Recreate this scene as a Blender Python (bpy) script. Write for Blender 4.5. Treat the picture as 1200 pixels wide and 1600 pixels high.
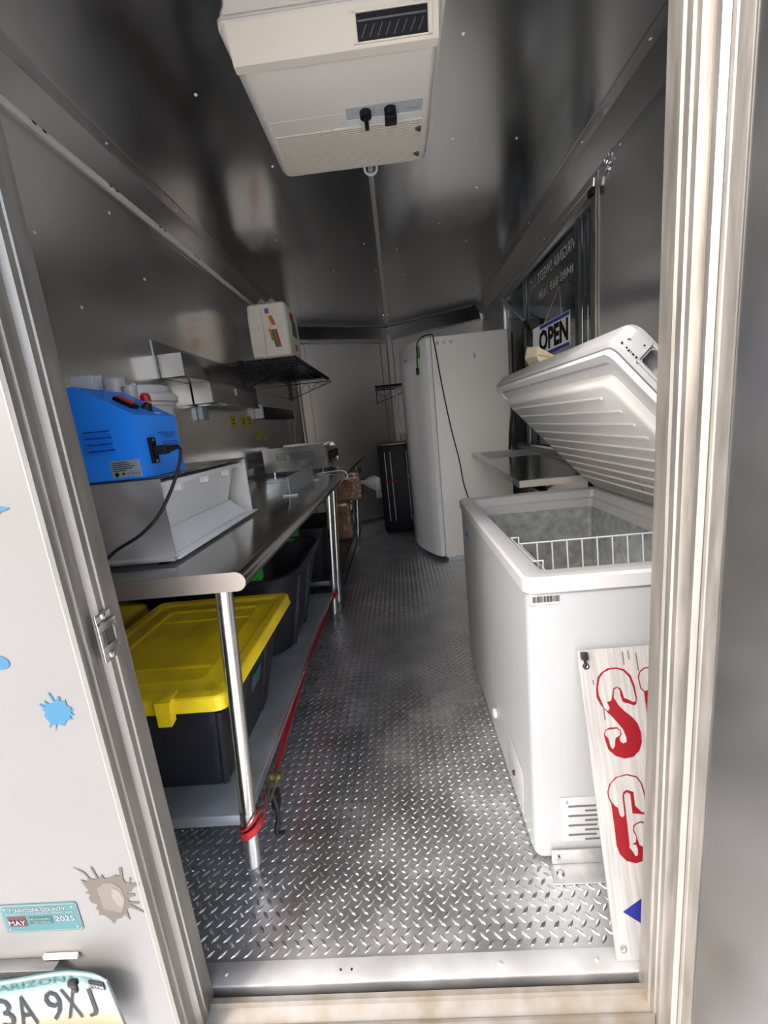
import bpy, bmesh, math, random
from mathutils import Vector, Matrix
random.seed(7)
scene = bpy.context.scene
for o in list(bpy.data.objects): bpy.data.objects.remove(o, do_unlink=True)
COL = scene.collection
# ---------------------------------------------------------------- camera
cam_d = bpy.data.cameras.new('camera'); cam = bpy.data.objects.new('camera', cam_d); COL.objects.link(cam)
cam_d.sensor_fit = 'VERTICAL'; cam_d.sensor_height = 36.0; cam_d.sensor_width = 27.0
cam_d.lens = 662.0/1600.0*36.0; cam_d.clip_start = 0.02; cam_d.clip_end = 400
R3 = ((0.99458638, -0.09136848, -0.04949473), (0.02967549, -0.20672824, 0.97794826), (-0.0995856, -0.9741228, -0.20289769))
cm = Matrix.Identity(4)
for i in range(3):
    cm[i][0] = R3[i][0]; cm[i][1] = -R3[i][1]; cm[i][2] = -R3[i][2]
cm[0][3], cm[1][3], cm[2][3] = 0, 0, 1.2
cam.matrix_world = cm
scene.camera = cam
# ---------------------------------------------------------------- sky, sun, exposure
world = bpy.data.worlds.new('sky'); scene.world = world; world.use_nodes = True
wn = world.node_tree.nodes; wl = world.node_tree.links
sky = wn.new('ShaderNodeTexSky'); sky.sky_type = 'NISHITA'; sky.sun_disc = False
sky.sun_elevation = math.radians(45); sky.sun_rotation = math.radians(221); sky.air_density = 1.0; sky.dust_density = 4.5; sky.ozone_density = 0.6
wn['Background'].inputs[1].default_value = 0.21
wl.new(sky.outputs[0], wn['Background'].inputs[0])
sun_d = bpy.data.lights.new('sun', 'SUN'); sun_d.energy = 1.15; sun_d.angle = math.radians(6); sun_d.color = (1.0, 0.985, 0.97)
sun = bpy.data.objects.new('sun', sun_d); COL.objects.link(sun)
SUN_DIR = Vector((0.47, 0.54, -0.70)).normalized()
sun.rotation_euler = SUN_DIR.to_track_quat('-Z', 'Y').to_euler()
vs = scene.view_settings; vs.view_transform = 'Standard'; vs.look = 'None'; vs.gamma = 1.0; vs.use_curve_mapping = False
vs.exposure = 1.62
scene.cycles.max_bounces = 20; scene.cycles.glossy_bounces = 14; scene.cycles.diffuse_bounces = 6
# ---------------------------------------------------------------- materials
MATS = {}
def mat(name, col, rough=0.5, metal=0.0, noise=0.0, nscale=8.0, bump=0.0, bscale=30.0, stretch=None, rvar=0.0, coat=0.0, trans=0.0, alpha=1.0, col2=None, aniso=0.0):
    m = bpy.data.materials.new(name); m.use_nodes = True
    nt = m.node_tree; b = nt.nodes['Principled BSDF']
    b.inputs['Base Color'].default_value = (*col, 1); b.inputs['Roughness'].default_value = rough; b.inputs['Metallic'].default_value = metal
    b.inputs['Coat Weight'].default_value = coat
    if trans: b.inputs['Transmission Weight'].default_value = trans
    if alpha < 1: b.inputs['Alpha'].default_value = alpha
    tc = nt.nodes.new('ShaderNodeTexCoord'); mp = nt.nodes.new('ShaderNodeMapping')
    nt.links.new(tc.outputs['Object'], mp.inputs[0])
    if stretch: mp.inputs['Scale'].default_value = stretch
    if noise or rvar:
        n = nt.nodes.new('ShaderNodeTexNoise'); n.inputs['Scale'].default_value = nscale; n.inputs['Detail'].default_value = 5
        nt.links.new(mp.outputs[0], n.inputs['Vector'])
        if noise:
            r = nt.nodes.new('ShaderNodeValToRGB'); c2 = col2 or tuple(max(0, c*(1-noise)) for c in col)
            r.color_ramp.elements[0].position = 0.35; r.color_ramp.elements[1].position = 0.68
            r.color_ramp.elements[0].color = (*c2, 1); r.color_ramp.elements[1].color = (*col, 1)
            nt.links.new(n.outputs['Fac'], r.inputs[0]); nt.links.new(r.outputs[0], b.inputs['Base Color'])
        if rvar:
            mr = nt.nodes.new('ShaderNodeMapRange'); mr.inputs[1].default_value = 0.3; mr.inputs[2].default_value = 0.7
            mr.inputs[3].default_value = max(0.02, rough-rvar); mr.inputs[4].default_value = rough+rvar
            nt.links.new(n.outputs['Fac'], mr.inputs[0]); nt.links.new(mr.outputs[0], b.inputs['Roughness'])
    if bump:
        n2 = nt.nodes.new('ShaderNodeTexNoise'); n2.inputs['Scale'].default_value = bscale; n2.inputs['Detail'].default_value = 3
        nt.links.new(mp.outputs[0], n2.inputs['Vector'])
        bp = nt.nodes.new('ShaderNodeBump'); bp.inputs['Strength'].default_value = bump; bp.inputs['Distance'].default_value = 0.01
        nt.links.new(n2.outputs['Fac'], bp.inputs['Height']); nt.links.new(bp.outputs[0], b.inputs['Normal'])
    if max(col) < 0.035 and not metal: b.inputs['Specular IOR Level'].default_value = 0.22
    MATS[name] = m
    return m
mat('wall_metal', (0.86, 0.85, 0.835), 0.20, 1.0, noise=0.05, nscale=3, rvar=0.05, bump=0.10, bscale=1.6)
mat('ceiling_metal', (0.87, 0.875, 0.89), 0.18, 1.0, noise=0.04, nscale=2, rvar=0.03, bump=0.07, bscale=1.3)
mat('nose_metal', (0.90, 0.88, 0.85), 0.42, 1.0, bump=0.012, bscale=1.2)
mat('cove_metal', (0.74, 0.74, 0.74), 0.22, 1.0, bump=0.04, bscale=2)
mat('steel', (0.55, 0.54, 0.525), 0.24, 1.0, noise=0.15, nscale=6, rvar=0.06, stretch=(1, 12, 1))
mat('steel_top', (0.56, 0.55, 0.54), 0.17, 1.0, noise=0.12, nscale=5, rvar=0.05, stretch=(6, 1, 1))
mat('steel_box', (0.92, 0.88, 0.83), 0.52, 1.0, noise=0.15, nscale=9, rvar=0.08)
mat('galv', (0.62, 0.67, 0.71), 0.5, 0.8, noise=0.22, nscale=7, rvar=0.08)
mat('galv_leg', (0.66, 0.65, 0.62), 0.26, 1.0, noise=0.18, nscale=20, rvar=0.08, stretch=(1, 1, 0.15))
mat('alum', (0.345, 0.325, 0.295), 0.46, 0.75, noise=0.22, nscale=9, rvar=0.1, stretch=(6, 6, 0.7), bump=0.03, bscale=60)
mat('alum_sill', (0.22, 0.214, 0.205), 0.45, 0.45, noise=0.6, nscale=16, col2=(0.175, 0.15, 0.115), rvar=0.1, bump=0.05)
mat('alum_plate', (0.40, 0.41, 0.42), 0.42, 0.35, noise=0.25, nscale=10, rvar=0.1)
mat('door_sheet', (0.30, 0.298, 0.296), 0.36, 1.0, noise=0.10, nscale=4, rvar=0.06, bump=0.05, bscale=2.5)
mat('tread', (0.74, 0.755, 0.77), 0.38, 0.95, noise=0.30, nscale=5, rvar=0.10, bump=0.03, bscale=90)
mat('lug', (0.78, 0.79, 0.80), 0.27, 0.97, noise=0.2, nscale=30)
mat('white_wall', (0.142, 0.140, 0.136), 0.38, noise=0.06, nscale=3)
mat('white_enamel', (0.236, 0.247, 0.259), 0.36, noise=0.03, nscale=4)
mat('white_lid', (0.295, 0.306, 0.318), 0.33)
mat('white_inner', (0.50, 0.498, 0.49), 0.42)
mat('fridge_side', (0.90, 0.88, 0.83), 0.42, noise=0.04, nscale=3)
mat('fridge_door', (0.90, 0.895, 0.89), 0.25, coat=0.2)
mat('cap_steel', (0.50, 0.44, 0.385), 0.5, 0.9, noise=0.12, nscale=9)
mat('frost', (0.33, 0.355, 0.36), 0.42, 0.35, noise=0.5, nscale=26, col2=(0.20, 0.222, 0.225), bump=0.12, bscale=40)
mat('ac_plastic', (0.82, 0.77, 0.695), 0.5)
mat('ac_bevel', (0.84, 0.775, 0.65), 0.5)
mat('ac_grille', (0.80, 0.73, 0.62), 0.6)
mat('ac_grey', (0.50, 0.52, 0.51), 0.5)
mat('black', (0.012, 0.012, 0.014), 0.42)
mat('black_gloss', (0.006, 0.006, 0.008), 0.45)
mat('cord_red', (0.16, 0.02, 0.015), 0.6)
mat('black_wire', (0.014, 0.014, 0.02), 0.35)
mat('tote_black', (0.022, 0.022, 0.027), 0.40, noise=0.2, nscale=10, bump=0.02, bscale=60)
mat('tote_yellow', (0.97, 0.73, 0.012), 0.42, noise=0.28, nscale=6, col2=(0.62, 0.44, 0.012))
mat('green', (0.035, 0.34, 0.05), 0.4)
mat('red_web', (0.55, 0.012, 0.016), 0.7, noise=0.3, nscale=60)
mat('brass', (0.45, 0.38, 0.20), 0.35, 0.9, noise=0.4, nscale=40)
mat('blue', (0.02, 0.25, 0.92), 0.33, noise=0.08, nscale=6)
mat('blue_dark', (0.008, 0.07, 0.27), 0.5)
mat('kraft', (0.36, 0.20, 0.115), 0.16, noise=0.45, nscale=10, bump=0.9, bscale=13, coat=0.6)
mat('clear_film', (0.72, 0.72, 0.72), 0.16, trans=0.55, bump=0.5, bscale=20)
mat('plastic_white', (0.76, 0.77, 0.77), 0.4)
mat('plastic_clear', (0.85, 0.86, 0.86), 0.2, trans=0.5)
mat('bucket', (0.66, 0.66, 0.65), 0.3, 0.25)
mat('paper', (0.92, 0.86, 0.76), 0.75, noise=0.1, nscale=20, bump=0.25, bscale=9)
mat('rod_metal', (0.85, 0.83, 0.79), 0.3, 0.8)
mat('paper_cream', (0.70, 0.62, 0.48), 0.8, noise=0.15, nscale=20)
mat('label_white', (0.85, 0.85, 0.84), 0.5)
mat('label_front', (0.27, 0.27, 0.27), 0.5)
mat('streak', (0.06, 0.06, 0.065), 0.7)
mat('slot_dark', (0.05, 0.052, 0.055), 0.6)
mat('zinc', (0.40, 0.41, 0.42), 0.45, 0.85, noise=0.2, nscale=20)
mat('rivet_bright', (0.92, 0.92, 0.92), 0.4)
mat('label_yellow', (0.66, 0.58, 0.06), 0.6)
mat('label_grey', (0.36, 0.40, 0.44), 0.4, 0.3)
mat('ink', (0.012, 0.012, 0.014), 0.6)
mat('window_ink', (0.72, 0.73, 0.72), 0.5)
mat('ink_grey', (0.30, 0.31, 0.31), 0.6)
mat('ink_green', (0.14, 0.24, 0.22), 0.6)
mat('print_orange', (0.65, 0.16, 0.03), 0.5)
mat('print_red', (0.55, 0.03, 0.03), 0.5)
mat('print_green', (0.05, 0.20, 0.08), 0.5)
mat('print_purple', (0.16, 0.13, 0.26), 0.5)
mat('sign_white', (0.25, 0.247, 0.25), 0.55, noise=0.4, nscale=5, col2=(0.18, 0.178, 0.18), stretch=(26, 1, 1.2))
mat('sign_red', (0.125, 0.002, 0.006), 0.45)
mat('sign_darkred', (0.24, 0.012, 0.04), 0.5)
mat('sign_blue', (0.008, 0.012, 0.12), 0.45)
mat('open_blue', (0.03, 0.07, 0.34), 0.5)
mat('splat_blue', (0.009, 0.095, 0.17), 0.4)
mat('splat_taupe', (0.066, 0.055, 0.042), 0.5)
mat('splat_taupe_mid', (0.098, 0.087, 0.069), 0.5)
mat('splat_taupe_light', (0.135, 0.123, 0.104), 0.5)
mat('sticker_white', (0.19, 0.19, 0.19), 0.5)
mat('teal', (0.027, 0.10, 0.108), 0.45)
mat('teal_dark', (0.009, 0.052, 0.052), 0.45)
mat('maroon', (0.045, 0.003, 0.006), 0.45)
mat('plate_white', (0.25, 0.255, 0.255), 0.35)
mat('plate_ink', (0.012, 0.018, 0.018), 0.5)
mat('plate_teal_ink', (0.012, 0.075, 0.08), 0.5)
mat('hatch_metal', (0.55, 0.55, 0.55), 0.16, 1.0)
mat('rail_metal', (0.34, 0.335, 0.33), 0.26, 1.0)
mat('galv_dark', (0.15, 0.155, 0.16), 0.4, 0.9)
mat('chrome', (0.75, 0.75, 0.74), 0.15, 1.0)
mat('rubber', (0.02, 0.02, 0.02), 0.7)
mat('acrylic', (0.55, 0.60, 0.62), 0.15, trans=0.35)
mat('ground', (0.76, 0.77, 0.78), 0.9, noise=0.25, nscale=2.5, bump=0.3, bscale=30)  # unseen ground, kept paler than brown gravel to bounce fill light indoors
mat('led_white', (0.90, 0.87, 0.79), 0.5)
mat('cup_red', (0.55, 0.02, 0.02), 0.35)
mat('green_sticker', (0.16, 0.42, 0.05), 0.5)
# tinted window glass
gm = bpy.data.materials.new('window_glass'); gm.use_nodes = True
gb = gm.node_tree.nodes['Principled BSDF']; gb.inputs['Base Color'].default_value = (0.62, 0.66, 0.66, 1); gb.inputs['Roughness'].default_value = 0.04
gb.inputs['Transmission Weight'].default_value = 1.0; gb.inputs['IOR'].default_value = 1.45; MATS['window_glass'] = gm
# licence plate: printed teal-white-amber fade up the plate
pm = bpy.data.materials.new('plate_fade'); pm.use_nodes = True
pt = pm.node_tree; pb = pt.nodes['Principled BSDF']; pb.inputs['Roughness'].default_value = 0.35
tcn = pt.nodes.new('ShaderNodeTexCoord'); sp = pt.nodes.new('ShaderNodeSeparateXYZ'); rp = pt.nodes.new('ShaderNodeValToRGB')
pt.links.new(tcn.outputs['Generated'], sp.inputs[0]); pt.links.new(sp.outputs['Z'], rp.inputs[0]); pt.links.new(rp.outputs[0], pb.inputs['Base Color'])
els = rp.color_ramp.elements; els[0].position = 0.0; els[0].color = (0.16, 0.075, 0.014, 1); els[1].position = 1.0; els[1].color = (0.04, 0.125, 0.12, 1)
for p_, c_ in ((0.22, (0.225, 0.17, 0.085, 1)), (0.42, (0.23, 0.23, 0.225, 1)), (0.72, (0.205, 0.23, 0.23, 1)), (0.86, (0.08, 0.16, 0.155, 1))):
    e = els.new(p_); e.color = c_
MATS['plate_fade'] = pm
# moulded filter grille: fine ribs as relief
for nm in ('ac_grille',):
    m = MATS[nm]; nt = m.node_tree
    wv = nt.nodes.new('ShaderNodeTexWave'); wv.wave_type = 'BANDS'; wv.bands_direction = 'Y'; wv.inputs['Scale'].default_value = 32
    tcx = nt.nodes.new('ShaderNodeTexCoord'); nt.links.new(tcx.outputs['Object'], wv.inputs['Vector'])
    bp = nt.nodes.new('ShaderNodeBump'); bp.inputs['Strength'].default_value = 0.6; bp.inputs['Distance'].default_value = 0.004
    nt.links.new(wv.outputs['Fac'], bp.inputs['Height']); nt.links.new(bp.outputs[0], nt.nodes['Principled BSDF'].inputs['Normal'])
# ---------------------------------------------------------------- mesh helpers
def V(*a): return Vector(a)
class MB:
    """collects geometry in world coordinates, built into ONE mesh object"""
    def __init__(s): s.v = []; s.f = []
    def add(s, vs_, fs_):
        k = len(s.v); s.v += [tuple(p) for p in vs_]; s.f += [tuple(i+k for i in f) for f in fs_]; return s
    def box(s, x0, x1, y0, y1, z0, z1, bev=0.0, seg=2):
        bm = bmesh.new(); bmesh.ops.create_cube(bm, size=1)
        for v in bm.verts: v.co = ((x0+x1)/2+v.co.x*(x1-x0), (y0+y1)/2+v.co.y*(y1-y0), (z0+z1)/2+v.co.z*(z1-z0))
        if bev: bmesh.ops.bevel(bm, geom=bm.edges[:], offset=bev, segments=seg, profile=0.5, affect='EDGES')
        return s.bm(bm)
    def obox(s, c, ux, uy, uz, bev=0.0):
        """box with centre c and half-axis vectors"""
        bm = bmesh.new(); bmesh.ops.create_cube(bm, size=2)
        if bev:
            L = (ux.length, uy.length, uz.length)
            for v in bm.verts: v.co = (v.co.x*L[0], v.co.y*L[1], v.co.z*L[2])
            bmesh.ops.bevel(bm, geom=bm.edges[:], offset=bev, segments=2, profile=0.5, affect='EDGES')
            a, b, d = ux.normalized(), uy.normalized(), uz.normalized()
            for v in bm.verts: v.co = c + a*v.co.x + b*v.co.y + d*v.co.z
        else:
            for v in bm.verts: v.co = c + ux*v.co.x + uy*v.co.y + uz*v.co.z
        return s.bm(bm)
    def bm(s, bm):
        bm.verts.index_update(); s.add([v.co[:] for v in bm.verts], [[v.index for v in f.verts] for f in bm.faces]); bm.free(); return s
    def tube(s, pts, r, n=8, caps=True, closed=False):
        pts = [Vector(p) for p in pts]; N = len(pts); k = len(s.v); rs = r if isinstance(r, (list, tuple)) else [r]*N
        up = None
        for i, p in enumerate(pts):
            if closed: t = (pts[(i+1) % N]-pts[i-1]).normalized()
            elif i == 0: t = (pts[1]-p).normalized()
            elif i == N-1: t = (p-pts[i-1]).normalized()
            else: t = ((pts[i+1]-p).normalized()+(p-pts[i-1]).normalized()).normalized()
            if up is None:
                up = Vector((0, 0, 1)) if abs(t.z) < 0.9 else Vector((1, 0, 0))
            a = t.cross(up)
            if a.length < 1e-5: a = t.cross(Vector((0.3, 1, 0.2)))
            a.normalize(); b = a.cross(t).normalized(); up = b
            for j in range(n):
                q = 2*math.pi*j/n; s.v.append(tuple(p+(a*math.cos(q)+b*math.sin(q))*rs[i]))
        for i in range(N if closed else N-1):
            i2 = (i+1) % N
            for j in range(n):
                s.f.append((k+i*n+j, k+i*n+(j+1) % n, k+i2*n+(j+1) % n, k+i2*n+j))
        if caps and not closed:
            s.f.append(tuple(k+j for j in reversed(range(n)))); s.f.append(tuple(k+(N-1)*n+j for j in range(n)))
        return s
    def loft(s, rings, cap0=True, cap1=True):
        k = len(s.v); n = len(rings[0])
        for r in rings: s.v += [tuple(p) for p in r]
        for i in range(len(rings)-1):
            for j in range(n):
                s.f.append((k+i*n+j, k+i*n+(j+1) % n, k+(i+1)*n+(j+1) % n, k+(i+1)*n+j))
        if cap0: s.f.append(tuple(k+j for j in reversed(range(n))))
        if cap1: s.f.append(tuple(k+(len(rings)-1)*n+j for j in range(n)))
        return s
    def prism(s, poly, o, u, v, d):
        """polygon in the (u,v) plane at o, extruded by vector d; concave allowed"""
        bm = bmesh.new()
        vs_ = [bm.verts.new(o+u*a+v*b) for a, b in poly]
        f = bm.faces.new(vs_)
        if d.length > 0:
            r = bmesh.ops.extrude_face_region(bm, geom=[f])
            for g in r['geom']:
                if isinstance(g, bmesh.types.BMVert): g.co += d
        bmesh.ops.recalc_face_normals(bm, faces=bm.faces[:])
        big = [f for f in bm.faces if len(f.verts) > 4]
        bmesh.ops.triangulate(bm, faces=big)
        return s.bm(bm)
    def lathe(s, prof, c, axis=V(0, 0, 1), n=20):
        a = axis.normalized(); t = a.cross(V(1, 0, 0) if abs(a.x) < 0.9 else V(0, 1, 0)).normalized(); b = a.cross(t)
        rings = [[c+a*h+(t*math.cos(2*math.pi*j/n)+b*math.sin(2*math.pi*j/n))*r for j in range(n)] for r, h in prof]
        return s.loft(rings)
    def sub(s, o): s.add(o.v, o.f); return s
def rr(x0, x1, y0, y1, r, z, n=4):
    """rounded rectangle ring in XY at height z"""
    out = []
    for cx, cy, a0 in ((x1-r, y1-r, 0), (x0+r, y1-r, 90), (x0+r, y0+r, 180), (x1-r, y0+r, 270)):
        for i in range(n+1):
            q = math.radians(a0+90*i/n); out.append((cx+r*math.cos(q), cy+r*math.sin(q), z))
    return out
def root_loc(p):
    return p.location.copy() if p is not None else Vector((0, 0, 0))
def obj(name, mb, m, parent=None, smooth=35, recalc=True):
    me = bpy.data.meshes.new(name)
    # world offset of the parent chain (no rotations on parents)
    off = Vector((0, 0, 0)); q = parent
    while q is not None: off += q.location; q = q.parent
    me.from_pydata([(x-off.x, y-off.y, z-off.z) for x, y, z in mb.v], [], mb.f)
    if recalc:
        bm = bmesh.new(); bm.from_mesh(me); bmesh.ops.recalc_face_normals(bm, faces=bm.faces[:]); bm.to_mesh(me); bm.free()
    me.materials.append(MATS[m]); me.update()
    if smooth:
        me.polygons.foreach_set('use_smooth', [True]*len(me.polygons)); me.set_sharp_from_angle(angle=math.radians(smooth))
    o = bpy.data.objects.new(name, me); COL.objects.link(o); o.parent = parent
    return o
def tag(o, label, cat, group=None, kind=None):
    o['label'] = label; o['category'] = cat
    if group: o['group'] = group
    if kind: o['kind'] = kind
    return o
def thing(name, loc, label, cat, group=None, kind=None):
    o = bpy.data.objects.new(name, None); COL.objects.link(o); o.location = loc; o.empty_display_size = 0.05
    return tag(o, label, cat, group, kind)
def struct(name, mb, m, label, cat, parent=None, smooth=35):
    o = obj(name, mb, m, parent, smooth)
    if parent is None: tag(o, label, cat, None, 'structure')
    return o
def text(name, body, c, u, v, h, m, parent, width=None, bold=0.0, thick=0.0006, spacing=1.0):
    """lettering as a mesh lying in the plane (u,v), centred on c, capital height h"""
    cu = bpy.data.curves.new(name, 'FONT'); cu.body = body; cu.align_x = 'CENTER'; cu.align_y = 'CENTER'; cu.size = 1.0; cu.offset = bold; cu.resolution_u = 2; cu.space_character = spacing
    to = bpy.data.objects.new(name, cu); COL.objects.link(to)
    dg = bpy.context.evaluated_depsgraph_get(); me = bpy.data.meshes.new_from_object(to.evaluated_get(dg))
    bpy.data.objects.remove(to, do_unlink=True)
    xs = [q.co.x for q in me.vertices]; ys = [q.co.y for q in me.vertices]
    cx, cy = (min(xs)+max(xs))/2, (min(ys)+max(ys))/2; sy = h/(max(ys)-min(ys)); sx = sy if width is None else width/(max(xs)-min(xs))
    off = Vector((0, 0, 0)); q = parent
    while q is not None: off += q.location; q = q.parent
    nrm = u.cross(v).normalized()
    for q in me.vertices: q.co = c + u*((q.co.x-cx)*sx) + v*((q.co.y-cy)*sy) + nrm*thick - off
    me.materials.clear(); me.materials.append(MATS[m])
    o = bpy.data.objects.new(name, me); COL.objects.link(o); o.parent = parent
    return o
def patch(name, poly, o, u, v, m, parent, lift=0.0006):
    n = u.cross(v).normalized()
    return obj(name, MB().prism(poly, o+n*lift, u, v, V(0, 0, 0)), m, parent, smooth=0, recalc=False)
def rect(w, h): return [(-w/2, -h/2), (w/2, -h/2), (w/2, h/2), (-w/2, h/2)]
def bez(pts, n=8):
    """Catmull-Rom through points"""
    P = [Vector(p) for p in pts]; P = [P[0]*2-P[1]]+P+[P[-1]*2-P[-2]]; out = []
    for i in range(1, len(P)-2):
        for k in range(n):
            t = k/n; a, b, c, d = P[i-1:i+3]
            out.append(0.5*((2*b)+(c-a)*t+(2*a-5*b+4*c-d)*t*t+(3*b-a-3*c+d)*t**3))
    out.append(P[-2]); return out
X_, Y_, Z_ = V(1, 0, 0), V(0, 1, 0), V(0, 0, 1)
def rivet(parent, p, n, r=0.005, m='chrome', name='rivet'):
    return obj(name, MB().lathe([(r, 0), (r*0.9, r*0.35), (r*0.5, r*0.6)], Vector(p), Vector(n), 8), m, parent)
XL, XR, H = -1.055, 1.0, 2.296
YN, YA, XA = 4.85, 5.42, -0.03          # nose corner depth, apex depth, apex x
# flat print outlines (metres, in the plane of their board or wall)
S_out = [[0.0525,0.5216],[0.0402,0.5376],[0.0329,0.5552],[0.0342,0.5743],[0.0412,0.6007],[0.0525,0.6115],[0.0672,0.6192],[0.0868,0.6197],[0.1036,0.6147],[0.1169,0.5993],[0.1222,0.5759],[0.1231,0.5492],[0.1202,0.5361],[0.1149,0.5327],[0.1022,0.5383],[0.0911,0.5418],[0.0873,0.5554],[0.0873,0.5688],[0.0814,0.5749],[0.0738,0.5697],[0.0714,0.5527],[0.0788,0.537],[0.092,0.5209],[0.1072,0.5067],[0.1167,0.493],[0.1212,0.4721],[0.1201,0.4517],[0.1117,0.4337],[0.0966,0.4216],[0.0771,0.4187],[0.0572,0.4258],[0.0438,0.4396],[0.0391,0.4604],[0.038,0.4736],[0.0422,0.4827],[0.0525,0.4877],[0.0698,0.4875],[0.0765,0.4805],[0.0771,0.4711],[0.0722,0.464],[0.0721,0.4565],[0.0781,0.4515],[0.0861,0.4538],[0.0874,0.463],[0.0825,0.482],[0.0729,0.4958],[0.0634,0.5096]]
S_snow = [[0.0539,0.5244],[0.0471,0.5315],[0.0386,0.5606],[0.039,0.5778],[0.0458,0.5985],[0.0562,0.6103],[0.0707,0.616],[0.0863,0.6165],[0.1011,0.611],[0.1125,0.5958],[0.1178,0.5724],[0.1199,0.5475],[0.118,0.541],[0.1123,0.5414],[0.1017,0.5478],[0.0944,0.5511],[0.0925,0.5646],[0.0889,0.5734],[0.0807,0.5772],[0.0725,0.5736],[0.069,0.5604],[0.0649,0.5474],[0.0547,0.5443],[0.0596,0.5306]]
S_snow2 = [[0.0399,0.4734],[0.0441,0.4826],[0.053,0.4839],[0.0694,0.4847],[0.0752,0.4778],[0.073,0.4695],[0.0627,0.4646],[0.0582,0.4462],[0.0536,0.4409],[0.0494,0.4449],[0.0472,0.4636]]
N_out = [[0.1412,0.5609],[0.1338,0.5694],[0.132,0.5963],[0.1375,0.6075],[0.1482,0.6144],[0.1601,0.6164],[0.1753,0.6144],[0.1863,0.5983],[0.1578,0.4125],[0.1404,0.4728]]
N_snow = [[0.1425,0.5631],[0.136,0.5712],[0.1346,0.5942],[0.1391,0.6054],[0.1499,0.6124],[0.1597,0.6136],[0.173,0.6117],[0.1825,0.5985],[0.177,0.5627],[0.1574,0.5602],[0.1494,0.5645]]
C_out = [[0.0333,0.3246],[0.0285,0.3375],[0.0284,0.3503],[0.0354,0.3663],[0.0507,0.3801],[0.0761,0.3856],[0.098,0.3793],[0.107,0.3641],[0.1104,0.3421],[0.11,0.3151],[0.1091,0.3025],[0.1027,0.2975],[0.0956,0.2996],[0.0771,0.3015],[0.0783,0.3421],[0.0705,0.3471],[0.0636,0.3411],[0.0611,0.2371],[0.0591,0.2301],[0.0657,0.2369],[0.0758,0.2417],[0.0782,0.2523],[0.0726,0.265],[0.0754,0.2774],[0.0914,0.2846],[0.1093,0.2792],[0.1178,0.261],[0.1124,0.2258],[0.0964,0.2054],[0.0693,0.1983],[0.0498,0.2041],[0.037,0.2188],[0.033,0.2367],[0.0336,0.2741]]
C_snow = [[0.0355,0.3272],[0.0306,0.3392],[0.0311,0.352],[0.0394,0.3679],[0.0544,0.3795],[0.0758,0.3831],[0.0958,0.3772],[0.1041,0.3634],[0.1072,0.3423],[0.1076,0.3152],[0.1058,0.3054],[0.0979,0.3031],[0.0852,0.3182],[0.0857,0.3471],[0.0713,0.3525],[0.0632,0.3484],[0.06,0.3395],[0.059,0.2998],[0.0535,0.2946],[0.0487,0.3003],[0.0471,0.3157],[0.0419,0.3187]]
C_snow2 = [[0.075,0.2685],[0.0791,0.2772],[0.0911,0.2819],[0.1071,0.2767],[0.1138,0.2594],[0.1093,0.2295],[0.0932,0.2214],[0.0892,0.2322],[0.0824,0.2361],[0.0794,0.254]]
C_snow3 = [[0.0594,0.2319],[0.0659,0.2378],[0.075,0.2365],[0.0777,0.2275],[0.0759,0.2152],[0.0706,0.2128],[0.0664,0.2227]]
D = [[0.027,0.1011],[0.0752,0.1289],[0.1049,0.098],[0.067,0.0738]]
T = [(-0.6559, 0.476), (-0.6372, 0.464), (-0.6303, 0.4484), (-0.6183, 0.4455), (-0.6239, 0.474), (-0.6208, 0.4747), (-0.6142, 0.4474), (-0.6067, 0.4557), (-0.6034, 0.4467), (-0.5943, 0.4471), (-0.582, 0.4533), (-0.5737, 0.4502), (-0.5719, 0.4686), (-0.5656, 0.4695), (-0.5689, 0.4446), (-0.5664, 0.4349), (-0.5602, 0.4354), (-0.5566, 0.4461), (-0.5536, 0.4437), (-0.5578, 0.4331), (-0.5415, 0.4334), (-0.5405, 0.4298), (-0.5567, 0.422), (-0.56, 0.4156), (-0.5705, 0.4096), (-0.5559, 0.4096), (-0.5551, 0.4051), (-0.5712, 0.3985), (-0.5691, 0.3916), (-0.5513, 0.3897), (-0.5523, 0.3853), (-0.5685, 0.3862), (-0.547, 0.3678), (-0.5471, 0.3642), (-0.5704, 0.3782), (-0.5786, 0.3742), (-0.577, 0.349), (-0.5849, 0.3632), (-0.5924, 0.3545), (-0.6019, 0.3536), (-0.6103, 0.3417), (-0.6136, 0.3511), (-0.6237, 0.3631), (-0.6345, 0.3646), (-0.6307, 0.3726), (-0.6363, 0.3797), (-0.6305, 0.3885), (-0.6403, 0.3935), (-0.6435, 0.4027), (-0.639, 0.4136), (-0.6475, 0.4163), (-0.6391, 0.4203), (-0.6449, 0.4339), (-0.6487, 0.4473), (-0.636, 0.44), (-0.6346, 0.453), (-0.6413, 0.4621)]
T2 = [(-0.6236, 0.4238), (-0.6075, 0.4374), (-0.5896, 0.4363), (-0.5782, 0.4233), (-0.5743, 0.4009), (-0.5802, 0.3833), (-0.5896, 0.3666), (-0.6046, 0.3734), (-0.6218, 0.3789), (-0.6205, 0.3991)]
T3 = [(-0.5938, 0.4264), (-0.5828, 0.4191), (-0.5764, 0.3965), (-0.5849, 0.379), (-0.5937, 0.3886), (-0.5985, 0.4068)]
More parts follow.
